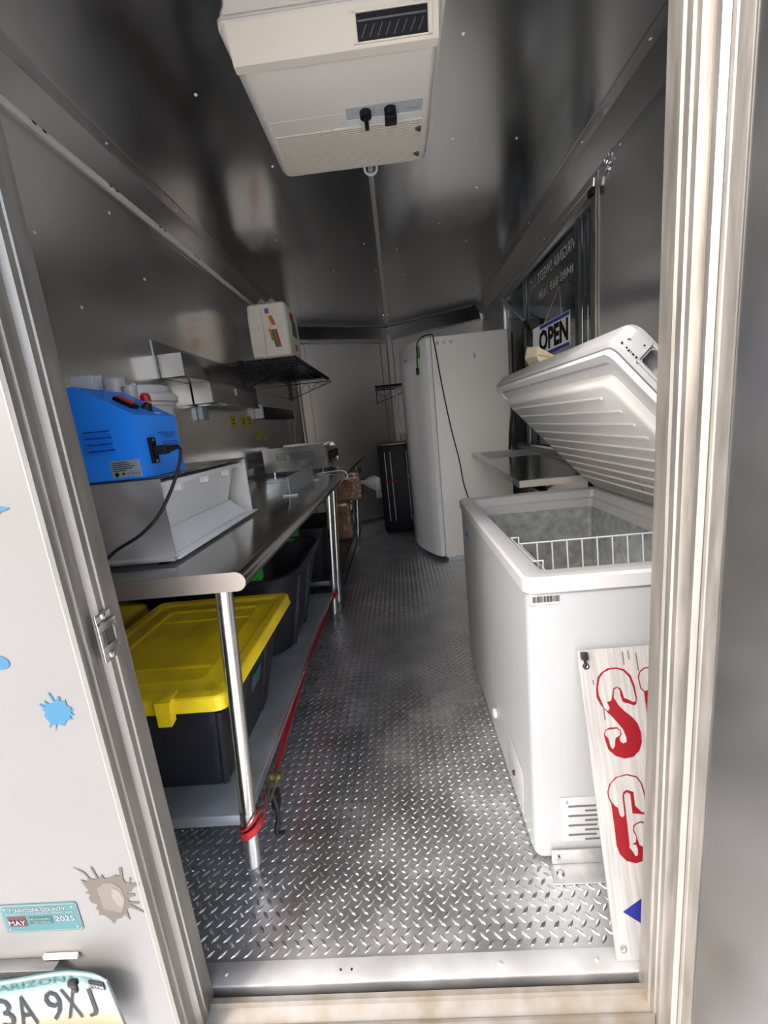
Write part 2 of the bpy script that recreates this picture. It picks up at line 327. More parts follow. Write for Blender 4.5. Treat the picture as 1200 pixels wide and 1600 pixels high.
B = [(-0.6077, 0.8262), (-0.6048, 0.8271), (-0.6001, 0.8114), (-0.5964, 0.8129), (-0.5922, 0.819), (-0.5896, 0.8177), (-0.5905, 0.8107), (-0.5845, 0.8084), (-0.5817, 0.8128), (-0.5817, 0.8064), (-0.5815, 0.801), (-0.5743, 0.7969), (-0.5775, 0.7935), (-0.572, 0.7931), (-0.5782, 0.7882), (-0.5729, 0.7835), (-0.5817, 0.7812), (-0.5782, 0.7755), (-0.5884, 0.7745), (-0.5962, 0.7641), (-0.6006, 0.7663), (-0.6073, 0.7686), (-0.6125, 0.7555), (-0.6104, 0.7671), (-0.6148, 0.7692), (-0.6226, 0.7614), (-0.6176, 0.7713), (-0.6234, 0.7808), (-0.6245, 0.7864), (-0.62, 0.7932), (-0.6276, 0.7956), (-0.6206, 0.7969), (-0.6279, 0.8064), (-0.6252, 0.808), (-0.6176, 0.802), (-0.617, 0.8138), (-0.6114, 0.8062), (-0.6027, 0.8081)]
B2 = [(-0.656, 0.885), (-0.6569, 0.8889), (-0.6595, 0.8927), (-0.6636, 0.8958), (-0.6688, 0.8981), (-0.6745, 0.8993), (-0.6802, 0.8993), (-0.6854, 0.898), (-0.6895, 0.8956), (-0.6921, 0.8924), (-0.693, 0.8887), (-0.6921, 0.8847), (-0.6895, 0.8809), (-0.6854, 0.8778), (-0.6802, 0.8755), (-0.6745, 0.8743), (-0.6688, 0.8743), (-0.6636, 0.8756), (-0.6595, 0.878), (-0.6569, 0.8812)]
B3 = [(-0.655, 1.128), (-0.64, 1.137), (-0.622, 1.1405), (-0.6029, 1.139), (-0.5975, 1.137), (-0.5828, 1.1342), (-0.5873, 1.1311), (-0.5967, 1.1296), (-0.6043, 1.1244), (-0.622, 1.121), (-0.642, 1.122)]
# ================================================================ SETTING
NOSE = [(XL, YN), (XA, YA), (XR, YN)]
struct('ground', MB().box(-30, 30, -40, 20, -0.75, -0.55), 'ground', 'gravel ground the trailer stands on, made pale to bounce light inside', 'ground', smooth=0)
outline = [(XL-0.04, 0.70), (XR+0.04, 0.70), (XR+0.04, YN), (XA, YA+0.05), (XL-0.04, YN)]
floor = struct('floor', MB().prism(outline, V(0, 0, -0.05), X_, Y_, V(0, 0, 0.05)), 'tread', 'grey aluminium diamond-plate floor running the length of the trailer', 'floor', smooth=0)
struct('ceiling', MB().prism(outline, V(0, 0, H), X_, Y_, V(0, 0, 0.05)), 'ceiling_metal', 'dark reflective metal sheet ceiling with small screws', 'ceiling', smooth=0)
ceiling = bpy.data.objects['ceiling']
wall_left = struct('wall_left', MB().box(XL-0.04, XL, 0.70, YN+0.02, 0, H), 'wall_metal', 'dark reflective metal wall behind the stainless tables', 'wall', smooth=0)
WY0, WY1, WZ0, WZ1 = 2.23, 3.97, 0.93, 2.125
wall_right = struct('wall_right', MB().box(XR, XR+0.04, 0.70, WY0, 0, H).box(XR, XR+0.04, WY1, YN+0.02, 0, H).box(XR, XR+0.04, WY0, WY1, 0, WZ0).box(XR, XR+0.04, WY0, WY1, WZ1, H),
       'wall_metal', 'dark reflective metal wall around the serving window', 'wall', smooth=0)
dL = (V(XA, YA, 0)-V(XL, YN, 0)); nL = V(dL.y, -dL.x, 0).normalized()      # inward normals (towards the camera)
dR = (V(XR, YN, 0)-V(XA, YA, 0)); nR = V(dR.y, -dR.x, 0).normalized()
wbl = struct('wall_back_left', MB().prism([(0, 0), (dL.length, 0), (dL.length, H), (0, H)], V(XL, YN, 0), dL.normalized(), Z_, -nL*0.04), 'nose_metal', 'brushed metal sheet wall angled into the left of the trailer nose', 'wall', smooth=0)
wbr = struct('wall_back_right', MB().prism([(0, 0), (dR.length, 0), (dR.length, H), (0, H)], V(XA, YA, 0), dR.normalized(), Z_, -nR*0.04), 'nose_metal', 'brushed metal sheet wall angled into the right of the trailer nose', 'wall', smooth=0)
uL, uR = dL.normalized(), dR.normalized()
# folded edge strips on the nose sheets
def strip(parent, o, u, n, s, z0, z1, w=0.012, t=0.004, m='alum', name='seam_strip'):
    obj(name, MB().obox(o+u*s+n*(t/2)+Z_*((z0+z1)/2), u*(w/2), n*(t/2), Z_*((z1-z0)/2)), m, parent, smooth=0)
strip(wbl, V(XL, YN, 0), uL, nL, 0.02, 0.0, 2.18, 0.02)
strip(wbl, V(XL, YN, 0), uL, nL, 0.13, 0.0, 2.18, 0.005, 0.002)
strip(wbl, V(XL, YN, 0), uL, nL, dL.length-0.10, 0.0, 2.18, 0.010)
strip(wbl, V(XL, YN, 0), uL, nL, dL.length-0.012, 0.0, 2.18, 0.010, 0.006)
strip(wbr, V(XA, YA, 0), uR, nR, 0.07, 0.0, 2.18, 0.010)
strip(wbl, V(XL, YN, 0), uL, nL, dL.length/2, 0.0, 0.05, dL.length-0.04, 0.006, 'cove_metal', 'kick_strip')
strip(wbl, V(XL, YN, 0), uL, nL, dL.length/2, 2.135, 2.16, dL.length-0.06, 0.006, 'cove_metal', 'top_strip')
for s, z in ((0.62, 1.55), (0.62, 1.0), (0.13, 1.05)): rivet(wbl, V(XL, YN, z)+uL*s, nL, 0.006, 'galv')
# rear wall of the trailer around the doorway (white outside)
DZ = 2.06
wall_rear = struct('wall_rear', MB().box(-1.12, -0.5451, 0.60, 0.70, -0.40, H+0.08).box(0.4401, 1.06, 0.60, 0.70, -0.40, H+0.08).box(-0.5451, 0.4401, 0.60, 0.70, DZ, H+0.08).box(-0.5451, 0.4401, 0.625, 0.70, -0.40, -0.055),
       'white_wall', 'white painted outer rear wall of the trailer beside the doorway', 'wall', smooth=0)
# corner coves
a = 0.0776; zc = H-a
prof = [(0, zc-0.035), (0.004, zc-0.035), (0.004, zc), (a, H-0.004), (a+0.045, H-0.004), (a+0.045, H), (0, H)]
t1 = struct('trim_1', MB().prism(prof, V(XL, 0.70, 0), X_, Z_, V(0, YN-0.74, 0)), 'cove_metal', 'bent metal corner cove between ceiling and left wall', 'trim', smooth=0)
t2 = struct('trim_2', MB().prism([(p, q) for p, q in prof], V(XR, 0.70, 0), -X_, Z_, V(0, YN-0.74, 0)), 'cove_metal', 'bent metal corner cove between ceiling and right wall', 'trim', smooth=0)
prof2 = [(0, zc-0.05), (0.004, zc-0.05), (0.004, zc-0.03), (a+0.03, H-0.004), (a+0.09, H-0.004), (a+0.09, H), (0, H)]
struct('trim_3', MB().prism(prof2, V(XL, YN, 0)+uL*0.05, nL, Z_, uL*(dL.length-0.06)), 'cove_metal', 'bent metal corner cove above the left nose wall', 'trim', smooth=0)
struct('trim_4', MB().prism(prof2, V(XA, YA, 0)+uR*0.06, nR, Z_, uR*(dR.length-0.075)), 'cove_metal', 'bent metal corner cove above the right nose wall', 'trim', smooth=0)
# door frame
jl = [(-0.53, 0.70), (-0.53, 0.672), (-0.5275, 0.670), (-0.5275, 0.664), (-0.53, 0.662), (-0.53, 0.650), (-0.541, 0.645), (-0.541, 0.630), (-0.536, 0.626), (-0.536, 0.617), (-0.542, 0.615), (-0.542, 0.609), (-0.538, 0.607), (-0.538, 0.602), (-0.543, 0.598), (-0.545, 0.598), (-0.545, 0.70)]
t5 = struct('trim_5', MB().prism(jl, V(0, 0, -0.06), X_, Y_, V(0, 0, DZ+0.06)), 'alum', 'weathered aluminium door jamb with latch strike plate', 'door frame', smooth=0)
jr = [(0.409, 0.70), (0.409, 0.672), (0.4065, 0.670), (0.4065, 0.664), (0.409, 0.660), (0.409, 0.648), (0.412, 0.646), (0.412, 0.636), (0.4235, 0.632), (0.4235, 0.616), (0.413, 0.612), (0.413, 0.603), (0.42, 0.598), (0.44, 0.598), (0.44, 0.70)]
t6 = struct('trim_6', MB().prism(jr, V(0, 0, -0.06), X_, Y_, V(0, 0, DZ+0.06)), 'alum', 'weathered aluminium hinge-side door jamb beside the open door', 'door frame', smooth=0)
struct('trim_7', MB().prism([(0.70, DZ), (0.70, DZ-0.02), (0.65, DZ-0.02), (0.645, DZ-0.008), (0.61, DZ-0.008), (0.594, DZ)], V(-0.53, 0, 0), Y_, Z_, V(0.939, 0, 0)), 'alum', 'aluminium door head rail over the doorway', 'door frame', smooth=0)
sill = [(0.690, -0.055), (0.690, -0.012), (0.680, -0.012), (0.676, -0.020), (0.652, -0.028), (0.648, -0.020), (0.643, -0.020), (0.640, -0.055)]
struct('trim_8', MB().prism(sill, V(-0.53, 0, 0), Y_, Z_, V(0.939, 0, 0)), 'alum_sill', 'stained aluminium door sill at the foot of the doorway', 'door sill', smooth=0)
t8 = bpy.data.objects['trim_8']
obj('lower_step', MB().box(-0.545, 0.425, 0.600, 0.640, -0.075, -0.045, 0.003), 'alum_sill', t8)
t9 = struct('trim_9', MB().box(-0.60, 0.46, 0.7005, 0.745, 0.0, 0.004, 0.0015), 'alum_plate', 'smooth bare aluminium threshold plate at the floor edge', 'threshold plate')
for x in (-0.505, 0.12, 0.33): rivet(t9, (x, 0.722, 0.004), Z_, 0.005, 'galv', 'screw')
for x in (-0.24, -0.215): obj('screw_hole', MB().lathe([(0.0028, 0), (0.0028, 0.0006)], V(x, 0.722, 0.004), Z_, 8), 'ink', t9)
# strike plate on the jamb
sp_ = obj('strike_plate', MB().box(-0.5275, -0.5240, 0.632, 0.668, 0.915, 0.938, 0.0012).box(-0.5275, -0.5240, 0.632, 0.668, 0.852, 0.875, 0.0012).box(-0.5240, -0.5200, 0.628, 0.672, 0.868, 0.882, 0.001).box(-0.5240, -0.5200, 0.628, 0.672, 0.908, 0.922, 0.001).box(-0.5240, -0.5200, 0.628, 0.640, 0.882, 0.908, 0.001).box(-0.5240, -0.5200, 0.662, 0.672, 0.882, 0.908, 0.001), 'galv_leg', t5)
for z in (0.930, 0.860): obj('screw', MB().lathe([(0.006, 0), (0.0055, 0.003), (0.003, 0.004)], V(-0.5240, 0.650, z), X_, 10), 'chrome', sp_)
obj('latch_slot', MB().box(-0.5270, -0.5225, 0.641, 0.661, 0.883, 0.907), 'splat_taupe', sp_, smooth=0)
# open door: sheet-metal leaf swung out to the right
q = math.radians(14)
dd = V(math.sin(q), -math.cos(q), 0); dn = V(-math.cos(q), -math.sin(q), 0)
DH = V(0.424, 0.588, 0)
door = thing('door_1', DH+V(0, 0, -0.04), 'open trailer door with brushed metal inner sheet', 'door', kind='structure')
DW, Dz0, Dz1 = 0.95, -0.04, 2.02
def dbox(s0, s1, t0, t1, z0, z1): # along door, off the inner face (positive towards the camera side), height
    return MB().obox(DH+dd*((s0+s1)/2)+dn*((t0+t1)/2)+Z_*((z0+z1)/2), dd*((s1-s0)/2), dn*((t1-t0)/2), Z_*((z1-z0)/2))
obj('inner_sheet', dbox(0.018, DW-0.02, -0.004, 0.0, Dz0+0.02, Dz1-0.02), 'door_sheet', door, smooth=0)
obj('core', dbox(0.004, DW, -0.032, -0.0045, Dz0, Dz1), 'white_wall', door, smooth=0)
for s0, s1, z0, z1 in ((0.0, 0.017, Dz0, Dz1), (DW-0.019, DW, Dz0, Dz1), (0.017, DW-0.019, Dz0, Dz0+0.019), (0.017, DW-0.019, Dz1-0.019, Dz1)):
    obj('edge_channel', dbox(s0, s1, -0.004, 0.003, z0, z1), 'alum', door, smooth=0)
obj('hinge', MB().tube([(0.4225, 0.592, -0.04), (0.4225, 0.592, 2.02)], 0.0045, 8), 'alum', door)
# ceiling and wall screws
for x, y in ((-0.55, 1.60), (-0.42, 2.02), (0.30, 1.52), (0.52, 1.33), (0.60, 2.05), (0.33, 2.0), (-0.10, 2.9), (-0.05, 3.4), (0.35, 2.75), (0.55, 3.05), (0.6, 3.6), (-0.35, 3.3), (-0.35, 3.85), (0.02, 4.2), (0.35, 3.9), (0.5, 2.4), (-0.6, 2.7), (0.72, 1.35), (0.10, 3.05), (0.15, 3.55), (-0.55, 4.0)):
    rivet(ceiling, (x, y, H), -Z_, 0.0055, 'rivet_bright')
for y, z in ((1.42, 1.88), (2.02, 1.93), (1.85, 2.12), (2.6, 1.93), (1.56, 1.70)): rivet(wall_left, (XL, y, z), X_, 0.006, 'rivet_bright')
for y in (1.75, 2.25, 3.0, 3.7): rivet(t1, (XL+a+0.022, y, H-0.004), -Z_, 0.005, 'rivet_bright'); rivet(t2, (XR-a-0.022, y-0.12, H-0.004), -Z_, 0.005, 'rivet_bright')
for y in (2.0, 2.9, 3.55): rivet(t2, (XR-0.004, y, zc-0.018), -X_, 0.005, 'rivet_bright')
for y in (4.05, 4.3): rivet(wall_right, (XR, y, 2.05), -X_, 0.006, 'rivet_bright')
# diamond-plate lugs
def lug(cx, cy, s):
    L, w, h = 0.0135, 0.0038, 0.0016; c = math.cos(math.radians(45*s)); k = math.sin(math.radians(45*s))
    pts = [(L, 0, 0), (L*0.3, w, 0), (-L*0.3, w, 0), (-L, 0, 0), (-L*0.3, -w, 0), (L*0.3, -w, 0), (L*0.55, 0, h), (-L*0.55, 0, h)]
    return [(cx+x*c-y*k, cy+x*k+y*c, z) for x, y, z in pts]
LF = [(0, 1, 6), (1, 2, 7, 6), (2, 3, 7), (3, 4, 7), (4, 5, 6, 7), (5, 0, 6)]
lugs = []; P = 0.032
for i in range(int((XR-XL)/P)+1):
    for j in range(int((YA-0.75)/P)+1):
        for s, ox in ((1, 0), (-1, P/2)):
            x, y = XL+0.012+i*P+ox, 0.762+j*P+ox
            lim = YN + ((x-XL)/(XA-XL) if x < XA else (XR-x)/(XR-XA))*(YA-YN)
            if x < XR-0.02 and y < lim-0.03: lugs.append((x, y, s))
inview = [l for l in lugs if -0.53 < l[0] < 0.37 and not (l[0] > 0.25 and l[1] > 0.93) and not (l[0] < -0.45 and l[1] > 1.0)]
inview.sort(key=lambda l: l[0]**2+l[1]**2); near = set(inview[:300])
lm = {}
for s in (1, -1):
    me = bpy.data.meshes.new('tread_lug'); me.from_pydata(lug(0, 0, s), [], LF); me.materials.append(MATS['lug']); lm[s] = me
for x, y, s in inview[:300]:
    o = bpy.data.objects.new('tread_lug', lm[s]); COL.objects.link(o); o.location = (x, y, 0); o.parent = floor
rest = MB()
for l in lugs:
    if l not in near: rest.add(lug(*l), LF)
o = obj('tread_lug_field', rest, 'lug', floor, smooth=0, recalc=False); o['kind'] = 'stuff'
# serving window in the right wall
win = thing('window_1', (XR, 3.1, WZ0), 'wide serving window with dark glass and closed hatch behind', 'window', kind='structure')
xg = XR+0.012
fr = MB()
for y0, y1, z0, z1 in ((WY0-0.025, WY0+0.02, WZ0-0.03, WZ1+0.02), (WY1-0.02, WY1+0.025, WZ0-0.03, WZ1+0.02), (WY0+0.02, WY1-0.02, WZ1-0.02, WZ1+0.02), (WY0+0.02, WY1-0.02, WZ0-0.03, WZ0+0.012)):
    obj('window_frame', MB().box(XR-0.012, XR-0.0005, y0, y1, z0, z1, 0.002), 'alum' if y1-y0 < 0.2 else 'cove_metal', win)
for y, w in ((2.43, 0.022), (3.36, 0.012)):
    obj('mullion', MB().box(XR-0.006, XR+0.010, y-w, y+w, WZ0+0.012, WZ1-0.02, 0.002), 'galv_dark' if w > 0.01 else 'hatch_metal', win)
for y0, y1 in ((WY0+0.001, 2.408), (2.452, 3.348), (3.372, WY1-0.001)):
    obj('pane', MB().box(xg+0.002, xg+0.006, y0, y1, WZ0+0.001, WZ1-0.001), 'window_glass', win, smooth=0)
hatch = obj('hatch', MB().box(XR+0.032, XR+0.045, WY0-0.02, WY1+0.02, WZ0-0.02, WZ1+0.02), 'hatch_metal', win, smooth=0)
obj('sill_rail', MB().box(XR-0.045, XR-0.0125, WY0-0.1, WY1+0.02, WZ0-0.035, WZ0-0.005, 0.004), 'alum', win)
text('lettering', 'VIRGINIA SWEETS LLC', V(XR+0.0115, 2.86, 2.03), Y_, Z_, 0.062, 'window_ink', win, width=0.76, bold=0.01)
text('lettering', '#480 869 1629', V(XR+0.0115, 2.79, 1.915), Y_, Z_, 0.056, 'window_ink', win, width=0.57, bold=0.01)
# ================================================================ LEFT SIDE: tables, totes, machines
def table(y0, y1, legs, shelf_m, label, glabel):
    t = thing('work_table', (-0.72, (y0+y1)/2, 0), label, 'table', 'stainless work tables along the left wall')
    zt, zb, xf, xb = 0.906, 0.860, -0.375, -1.035
    pr = [(xb, zt), (xb, zb+0.02), (xf-0.10, zb+0.02), (xf-0.10, zb), (xf-0.022, zb)]
    for i in range(1, 8):
        q = math.radians(-90+180*i/8); pr.append((xf-0.023+0.023*math.cos(q), (zt+zb)/2+0.023*math.sin(q)))
    pr.append((xf-0.022, zt))
    obj('table_top', MB().prism(pr, V(0, y0+0.002, 0), X_, Z_, V(0, y1-y0-0.004, 0)), 'steel_top', t, smooth=50)
    endp = [(xb, zt), (xb, zb)] + pr[3:]
    for y, s in ((y0, 1), (y1-0.002, 1)):
        obj('end_cap', MB().prism(endp, V(0, y, 0), X_, Z_, V(0, 0.002, 0)), 'cap_steel', t, smooth=0)
    obj('backsplash', MB().box(xb-0.012, xb-0.0005, y0+0.01, y1-0.01, 0.862, 0.985, 0.003), 'steel', t)
    for y in legs:
        for xt, xb_ in ((-0.445, -0.505), (-0.985, -0.99)):
            l = obj('leg', MB().tube([(xb_, y, 0.055), (xt, y, zb)], 0.0205, 16), 'galv_leg', t)
            dx = (xb_-xt)/0.8
            obj('foot', MB().loft([[(xb_+dx*0.05+r*math.cos(k*math.pi/3), y+r*math.sin(k*math.pi/3), z) for k in range(6)] for r, z in ((0.012, 0.0), (0.016, 0.006), (0.016, 0.03), (0.0175, 0.033), (0.0175, 0.0545))]), 'galv_leg', l)
            obj('leg_sleeve', MB().tube([(xb_+0.0, y, 0.056), (xb_+0.012, y, 0.23)], 0.0217, 16), 'galv_leg', l)
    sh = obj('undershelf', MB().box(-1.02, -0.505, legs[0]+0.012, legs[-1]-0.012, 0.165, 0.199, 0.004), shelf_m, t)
    return t
table(0.900, 2.60, (0.935, 2.505), 'galv', 'long stainless work table nearest the door with a grey undershelf holding totes', '')
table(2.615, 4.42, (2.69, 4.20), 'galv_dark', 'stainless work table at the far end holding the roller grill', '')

def tote(name, label, cat, x0, x1, y0, y1, z0, z1, tx, ty, r, body_m):
    t = thing(name, ((x0+x1)/2, (y0+y1)/2, z0), label, cat)
    bx0, bx1, by0, by1 = x0+tx, x1-tx, y0+ty, y1-ty
    k = 0.012
    rings = [rr(bx0, bx1, by0, by1, r, z0), rr(bx0+(x0+0.02-bx0)*0.97, bx1+(x1-0.02-bx1)*0.97, by0+(y0+0.02-by0)*0.97, by1+(y1-0.02-by1)*0.97, r, z1-0.05),
             rr(x0+0.02, x1-0.02, y0+0.02, y1-0.02, r, z1-0.035), rr(x0, x1, y0, y1, r*1.1, z1-0.03), rr(x0, x1, y0, y1, r*1.1, z1-0.004), rr(x0+0.006, x1-0.006, y0+0.006, y1-0.006, r*1.05, z1),
             rr(x0+0.03, x1-0.03, y0+0.03, y1-0.03, r, z1-0.003), rr(bx0+k+0.01, bx1-k-0.01, by0+k+0.01, by1-k-0.01, r, z0+k)]
    obj('tub', MB().loft(rings), body_m, t)
    return t
# --- yellow lidded tote
ty_ = tote('storage_tote', 'black storage tote with a scratched yellow lid on the table undershelf', 'tote', -1.015, -0.515, 0.955, 1.575, 0.201, 0.545, 0.085, 0.10, 0.035, 'tote_black')
lx0, lx1, ly0, ly1 = -1.035, -0.490, 0.925, 1.60
def lidring(ins, z, r): return rr(lx0+ins, lx1-ins, ly0+ins, ly1-ins, r, z)
lidr = [lidring(0.004, 0.535, 0.03), lidring(0.0, 0.538, 0.03), lidring(0.004, 0.572, 0.03), lidring(0.008, 0.576, 0.028), lidring(0.035, 0.576, 0.024), lidring(0.045, 0.567, 0.024), lidring(0.085, 0.567, 0.02), lidring(0.092, 0.572, 0.02), lidring(0.10, 0.572, 0.018), lidring(0.107, 0.564, 0.018)]
lid = obj('lid', MB().loft(lidr, cap0=True), 'tote_yellow', ty_)
for y in (1.10, 1.42): obj('rib', MB().box(lx0+0.11, lx1-0.11, y-0.006, y+0.006, 0.562, 0.569, 0.002), 'tote_yellow', lid)
clip = obj('latch', MB().loft([[(x, y, z) for x, y, z in ((-0.665, yy, 0.585-dz), (-0.625, yy, 0.585-dz), (-0.628, yy-0.004, 0.515+dz2), (-0.662, yy-0.004, 0.515+dz2))] for yy, dz, dz2 in ((0.935, 0.004, 0.004), (0.912, 0.006, 0.0))]), 'tote_yellow', lid, smooth=0)
obj('latch_top', MB().box(-0.662, -0.628, 0.918, 0.965, 0.574, 0.582, 0.003), 'tote_yellow', lid)
for i in range(6):
    x = -0.60+i*0.016; obj('rib', MB().box(x-0.002, x+0.002, 0.990, 1.000, 0.47-(i % 3)*0.012, 0.508, 0.0008), 'tote_black', ty_)
obj('corner_rib', MB().tube([(-0.605, 1.06, 0.21), (-0.543, 0.985, 0.50)], 0.012, 8), 'tote_black', ty_)
obj('side_rib', MB().tube([(-0.76, 1.057, 0.21), (-0.76, 0.985, 0.50)], 0.004, 6), 'tote_black', ty_)
for y in (1.18, 1.38): obj('side_rib', MB().tube([(-0.604, y, 0.21), (-0.540, y, 0.50)], 0.012, 8), 'tote_black', ty_)
sl = V(0.065, 0, 0.29).normalized()
obj('sticker', MB().obox(V(-0.556, 1.28, 0.42), sl*0.055, Y_*0.05, sl.cross(Y_)*0.0012), 'label_white', ty_, smooth=0)
obj('sticker_print', MB().obox(V(-0.5545, 1.28, 0.405), sl*0.028, Y_*0.04, sl.cross(Y_)*0.0012), 'teal', ty_, smooth=0)
# --- open black tote behind, green handle clips
tb = tote('storage_tote', 'large open black storage tote with green clip handles behind the yellow-lidded one', 'tote', -1.01, -0.495, 1.645, 2.42, 0.201, 0.605, 0.10, 0.10, 0.15, 'tote_black')
obj('handle', MB().prism([(0, 0), (0.035, 0.004), (0.036, -0.008), (0.028, -0.012), (0.030, -0.03), (0.036, -0.034), (0.034, -0.042), (0, -0.036)], V(-0.90, 1.70, 0.652), -Y_, Z_, V(0.275, 0, 0)), 'green', tb, smooth=0)
obj('handle', MB().prism([(0, 0), (0.035, 0.004), (0.036, -0.008), (0.028, -0.012), (0.030, -0.03), (0.036, -0.034), (0.034, -0.042), (0, -0.036)], V(-0.88, 2.36, 0.650), Y_, Z_, V(0.25, 0, 0)), 'green', tb, smooth=0)
obj('label_strip', MB().box(-0.80, -0.56, 2.3850, 2.3875, 0.575, 0.598), 'green', tb, smooth=0)
obj('label_strip', MB().box(-0.60, -0.545, 2.3835, 2.3848, 0.577, 0.596), 'label_white', tb, smooth=0)
for y in (1.86, 2.08): obj('side_rib', MB().tube([(-0.592, y, 0.215), (-0.520, y, 0.565)], 0.016, 8), 'tote_black', tb)
# --- black bins under the far table
tote('storage_tote', 'plain black bin in shadow under the far table', 'tote', -1.0, -0.53, 2.75, 3.30, 0.2, 0.56, 0.06, 0.06, 0.05, 'tote_black')

# --- kraft napkin packs in clear film
def pack(name, label, x0, x1, y0, y1, z0, z1, tail=None):
    t = thing(name, ((x0+x1)/2, (y0+y1)/2, z0), label, 'paper pack', 'film-wrapped brown packs under the far table')
    random.seed(hash(name+label) % 1000 if False else len(label)); rings = []
    NR = 22; cxm, cym = (x0+x1)/2, (y0+y1)/2
    for k_ in range(NR+1):
        f = k_/NR; ins = 0.004+0.02*max(0, 1-min(f, 1-f)/0.06)
        ring = rr(x0+ins, x1-ins, y0+ins, y1-ins, 0.03, z0+(z1-z0)*f, 7); out = []
        for j_, (x, y, z) in enumerate(ring):
            w_ = 0.5+0.5*math.sin(j_*1.9+k_*1.3+len(label))*math.sin(k_*0.7-j_*0.45); g_ = 1-0.055*w_*random.uniform(0.5, 1.0)
            out.append((cxm+(x-cxm)*g_, cym+(y-cym)*g_, z))
        rings.append(out)
    obj('pack_body', MB().loft(rings), 'kraft', t, smooth=25)
    if tail:
        p = Vector(tail); rings = []
        for k, (r, dx) in enumerate(((0.012, 0), (0.02, 0.03), (0.045, 0.08), (0.06, 0.13), (0.04, 0.17))):
            rings.append([(p.x+dx+random.uniform(-.006, .006), p.y+r*math.cos(q*math.pi/5), p.z-dx*0.15+r*math.sin(q*math.pi/5)*(1.0+0.25*(q % 2))) for q in range(10)])
        obj('film_tail', MB().loft(rings), 'clear_film', t, smooth=30)
pack('napkin_pack', 'brown paper pack in clear film standing on the far undershelf', -0.71, -0.485, 3.72, 3.96, 0.2, 0.555)
pack('napkin_pack', 'brown paper pack in clear film with a twisted tail, lying on top of another', -0.80, -0.365, 3.70, 4.05, 0.557, 0.825, (-0.372, 3.85, 0.70))

# --- stainless machine base with white bin
zt0 = 0.909
base = thing('machine_base', (-0.78, 1.33, zt0), 'stainless steel stand with an open side holding a white plastic bin', 'stand')
bx0, bx1, by0, by1, bz0, bz1 = -1.0, -0.600, 1.030, 1.63, zt0+0.012, 1.122
obj('side_panel', MB().box(bx0, bx1, by0, by0+0.004, bz0, bz1), 'steel_box', base, smooth=0)
obj('side_panel', MB().box(bx0, bx1, by1-0.004, by1, bz0, bz1), 'steel_box', base, smooth=0)
obj('top_panel', MB().box(bx0, bx1+0.004, by0-0.002, by1+0.002, bz1+0.0002, bz1+0.005, 0.001), 'steel', base)
obj('back_panel', MB().box(bx0, bx0+0.004, by0+0.004, by1-0.004, bz0, bz1), 'steel_box', base, smooth=0)
obj('bottom_tray', MB().box(bx0, bx1+0.018, by0-0.012, by1+0.01, bz0-0.006, bz0-0.0005, 0.0015), 'plastic_white', base)
obj('flange', MB().box(bx0, bx1+0.014, by0-0.030, by0-0.0005, bz0-0.005, bz0+0.002, 0.001), 'steel_box', base)
for x, y in ((-0.64, 1.05), (-0.64, 1.60), (-0.96, 1.05), (-0.96, 1.60)): obj('rubber_foot', MB().box(x-0.012, x+0.012, y-0.012, y+0.012, 0.9065, bz0-0.0062), 'rubber', base, smooth=0)
bn = thing('plastic_bin', (-0.78, 1.33, bz0), 'white plastic bin pushed into the stainless stand', 'bin')
bw = MB()
fx = bx1-0.012
ring0 = [(fx-0.075, by0+0.05, bz0+0.001), (fx-0.075, by1-0.05, bz0+0.001), (bx0+0.05, by1-0.05, bz0+0.001), (bx0+0.05, by0+0.05, bz0+0.001)]
ring1 = [(fx-0.03, by0+0.02, bz1-0.025), (fx-0.03, by1-0.03, bz1-0.025), (bx0+0.03, by1-0.03, bz1-0.025), (bx0+0.03, by0+0.02, bz1-0.025)]
ring2 = [(fx, by0+0.008, bz1-0.025), (fx, by1-0.010, bz1-0.025), (bx0+0.02, by1-0.010, bz1-0.025), (bx0+0.02, by0+0.008, bz1-0.025)]
ring3 = [(fx, by0+0.008, bz1-0.012), (fx, by1-0.010, bz1-0.012), (bx0+0.02, by1-0.010, bz1-0.012), (bx0+0.02, by0+0.008, bz1-0.012)]
obj('bin_body', MB().loft([ring0, ring1, ring2, ring3]), 'plastic_white', bn, smooth=0)
for y in (1.16, 1.33, 1.50): obj('lip_rib', MB().box(fx-0.03, fx-0.003, y-0.008, y+0.008, bz1-0.045, bz1-0.0255), 'plastic_white', bn, smooth=0)
obj('front_ledge', MB().prism([(0, 0), (0.055, 0), (0, 0.05)], V(fx-0.06, by0+0.03, bz0+0.001), X_, Z_, V(0, by1-by0-0.06, 0)), 'plastic_white', bn, smooth=0)

# --- blue machine
bb = thing('blue_machine', (-0.80, 1.125, 1.128), 'blue sheet-metal machine with sloped control top and black power plug', 'machine')
xr_, y0_, y1_, z0_ = -0.630, 1.032, 1.225, 1.1285
prb = [(-1.0, z0_), (xr_, z0_), (xr_-0.002, 1.281), (xr_-0.006, 1.285), (-0.758, 1.357), (-0.765, 1.360), (-1.0, 1.360)]
obj('housing', MB().prism(prb, V(0, y0_, 0), X_, Z_, V(0, y1_-y0_, 0)), 'blue', bb, smooth=0)
for i in range(4):
    z = 1.244-i*0.0155; x0 = -0.768+i*0.001
    v_ = obj('vent_slot', MB().prism([(0, 0), (0.008, 0.0), (0.004, 0.004), (0.0, 0.005)], V(x0, y0_-0.0001, z), -Y_, Z_, V(0.070+i*0.001, 0, 0)), 'blue', bb, smooth=0)
    obj('vent_gap', MB().box(x0+0.002, x0+0.069, y0_-0.0010, y0_-0.0002, z+0.0052, z+0.0078), 'blue_dark', bb, smooth=0)
sd = V(0.752-0.632, 0, -(1.357-1.285)).normalized(); sn = V(-sd.z, 0, sd.x)
def on_slope(s, y, l=0.0): return V(-0.758, y, 1.357)+sd*s+sn*l
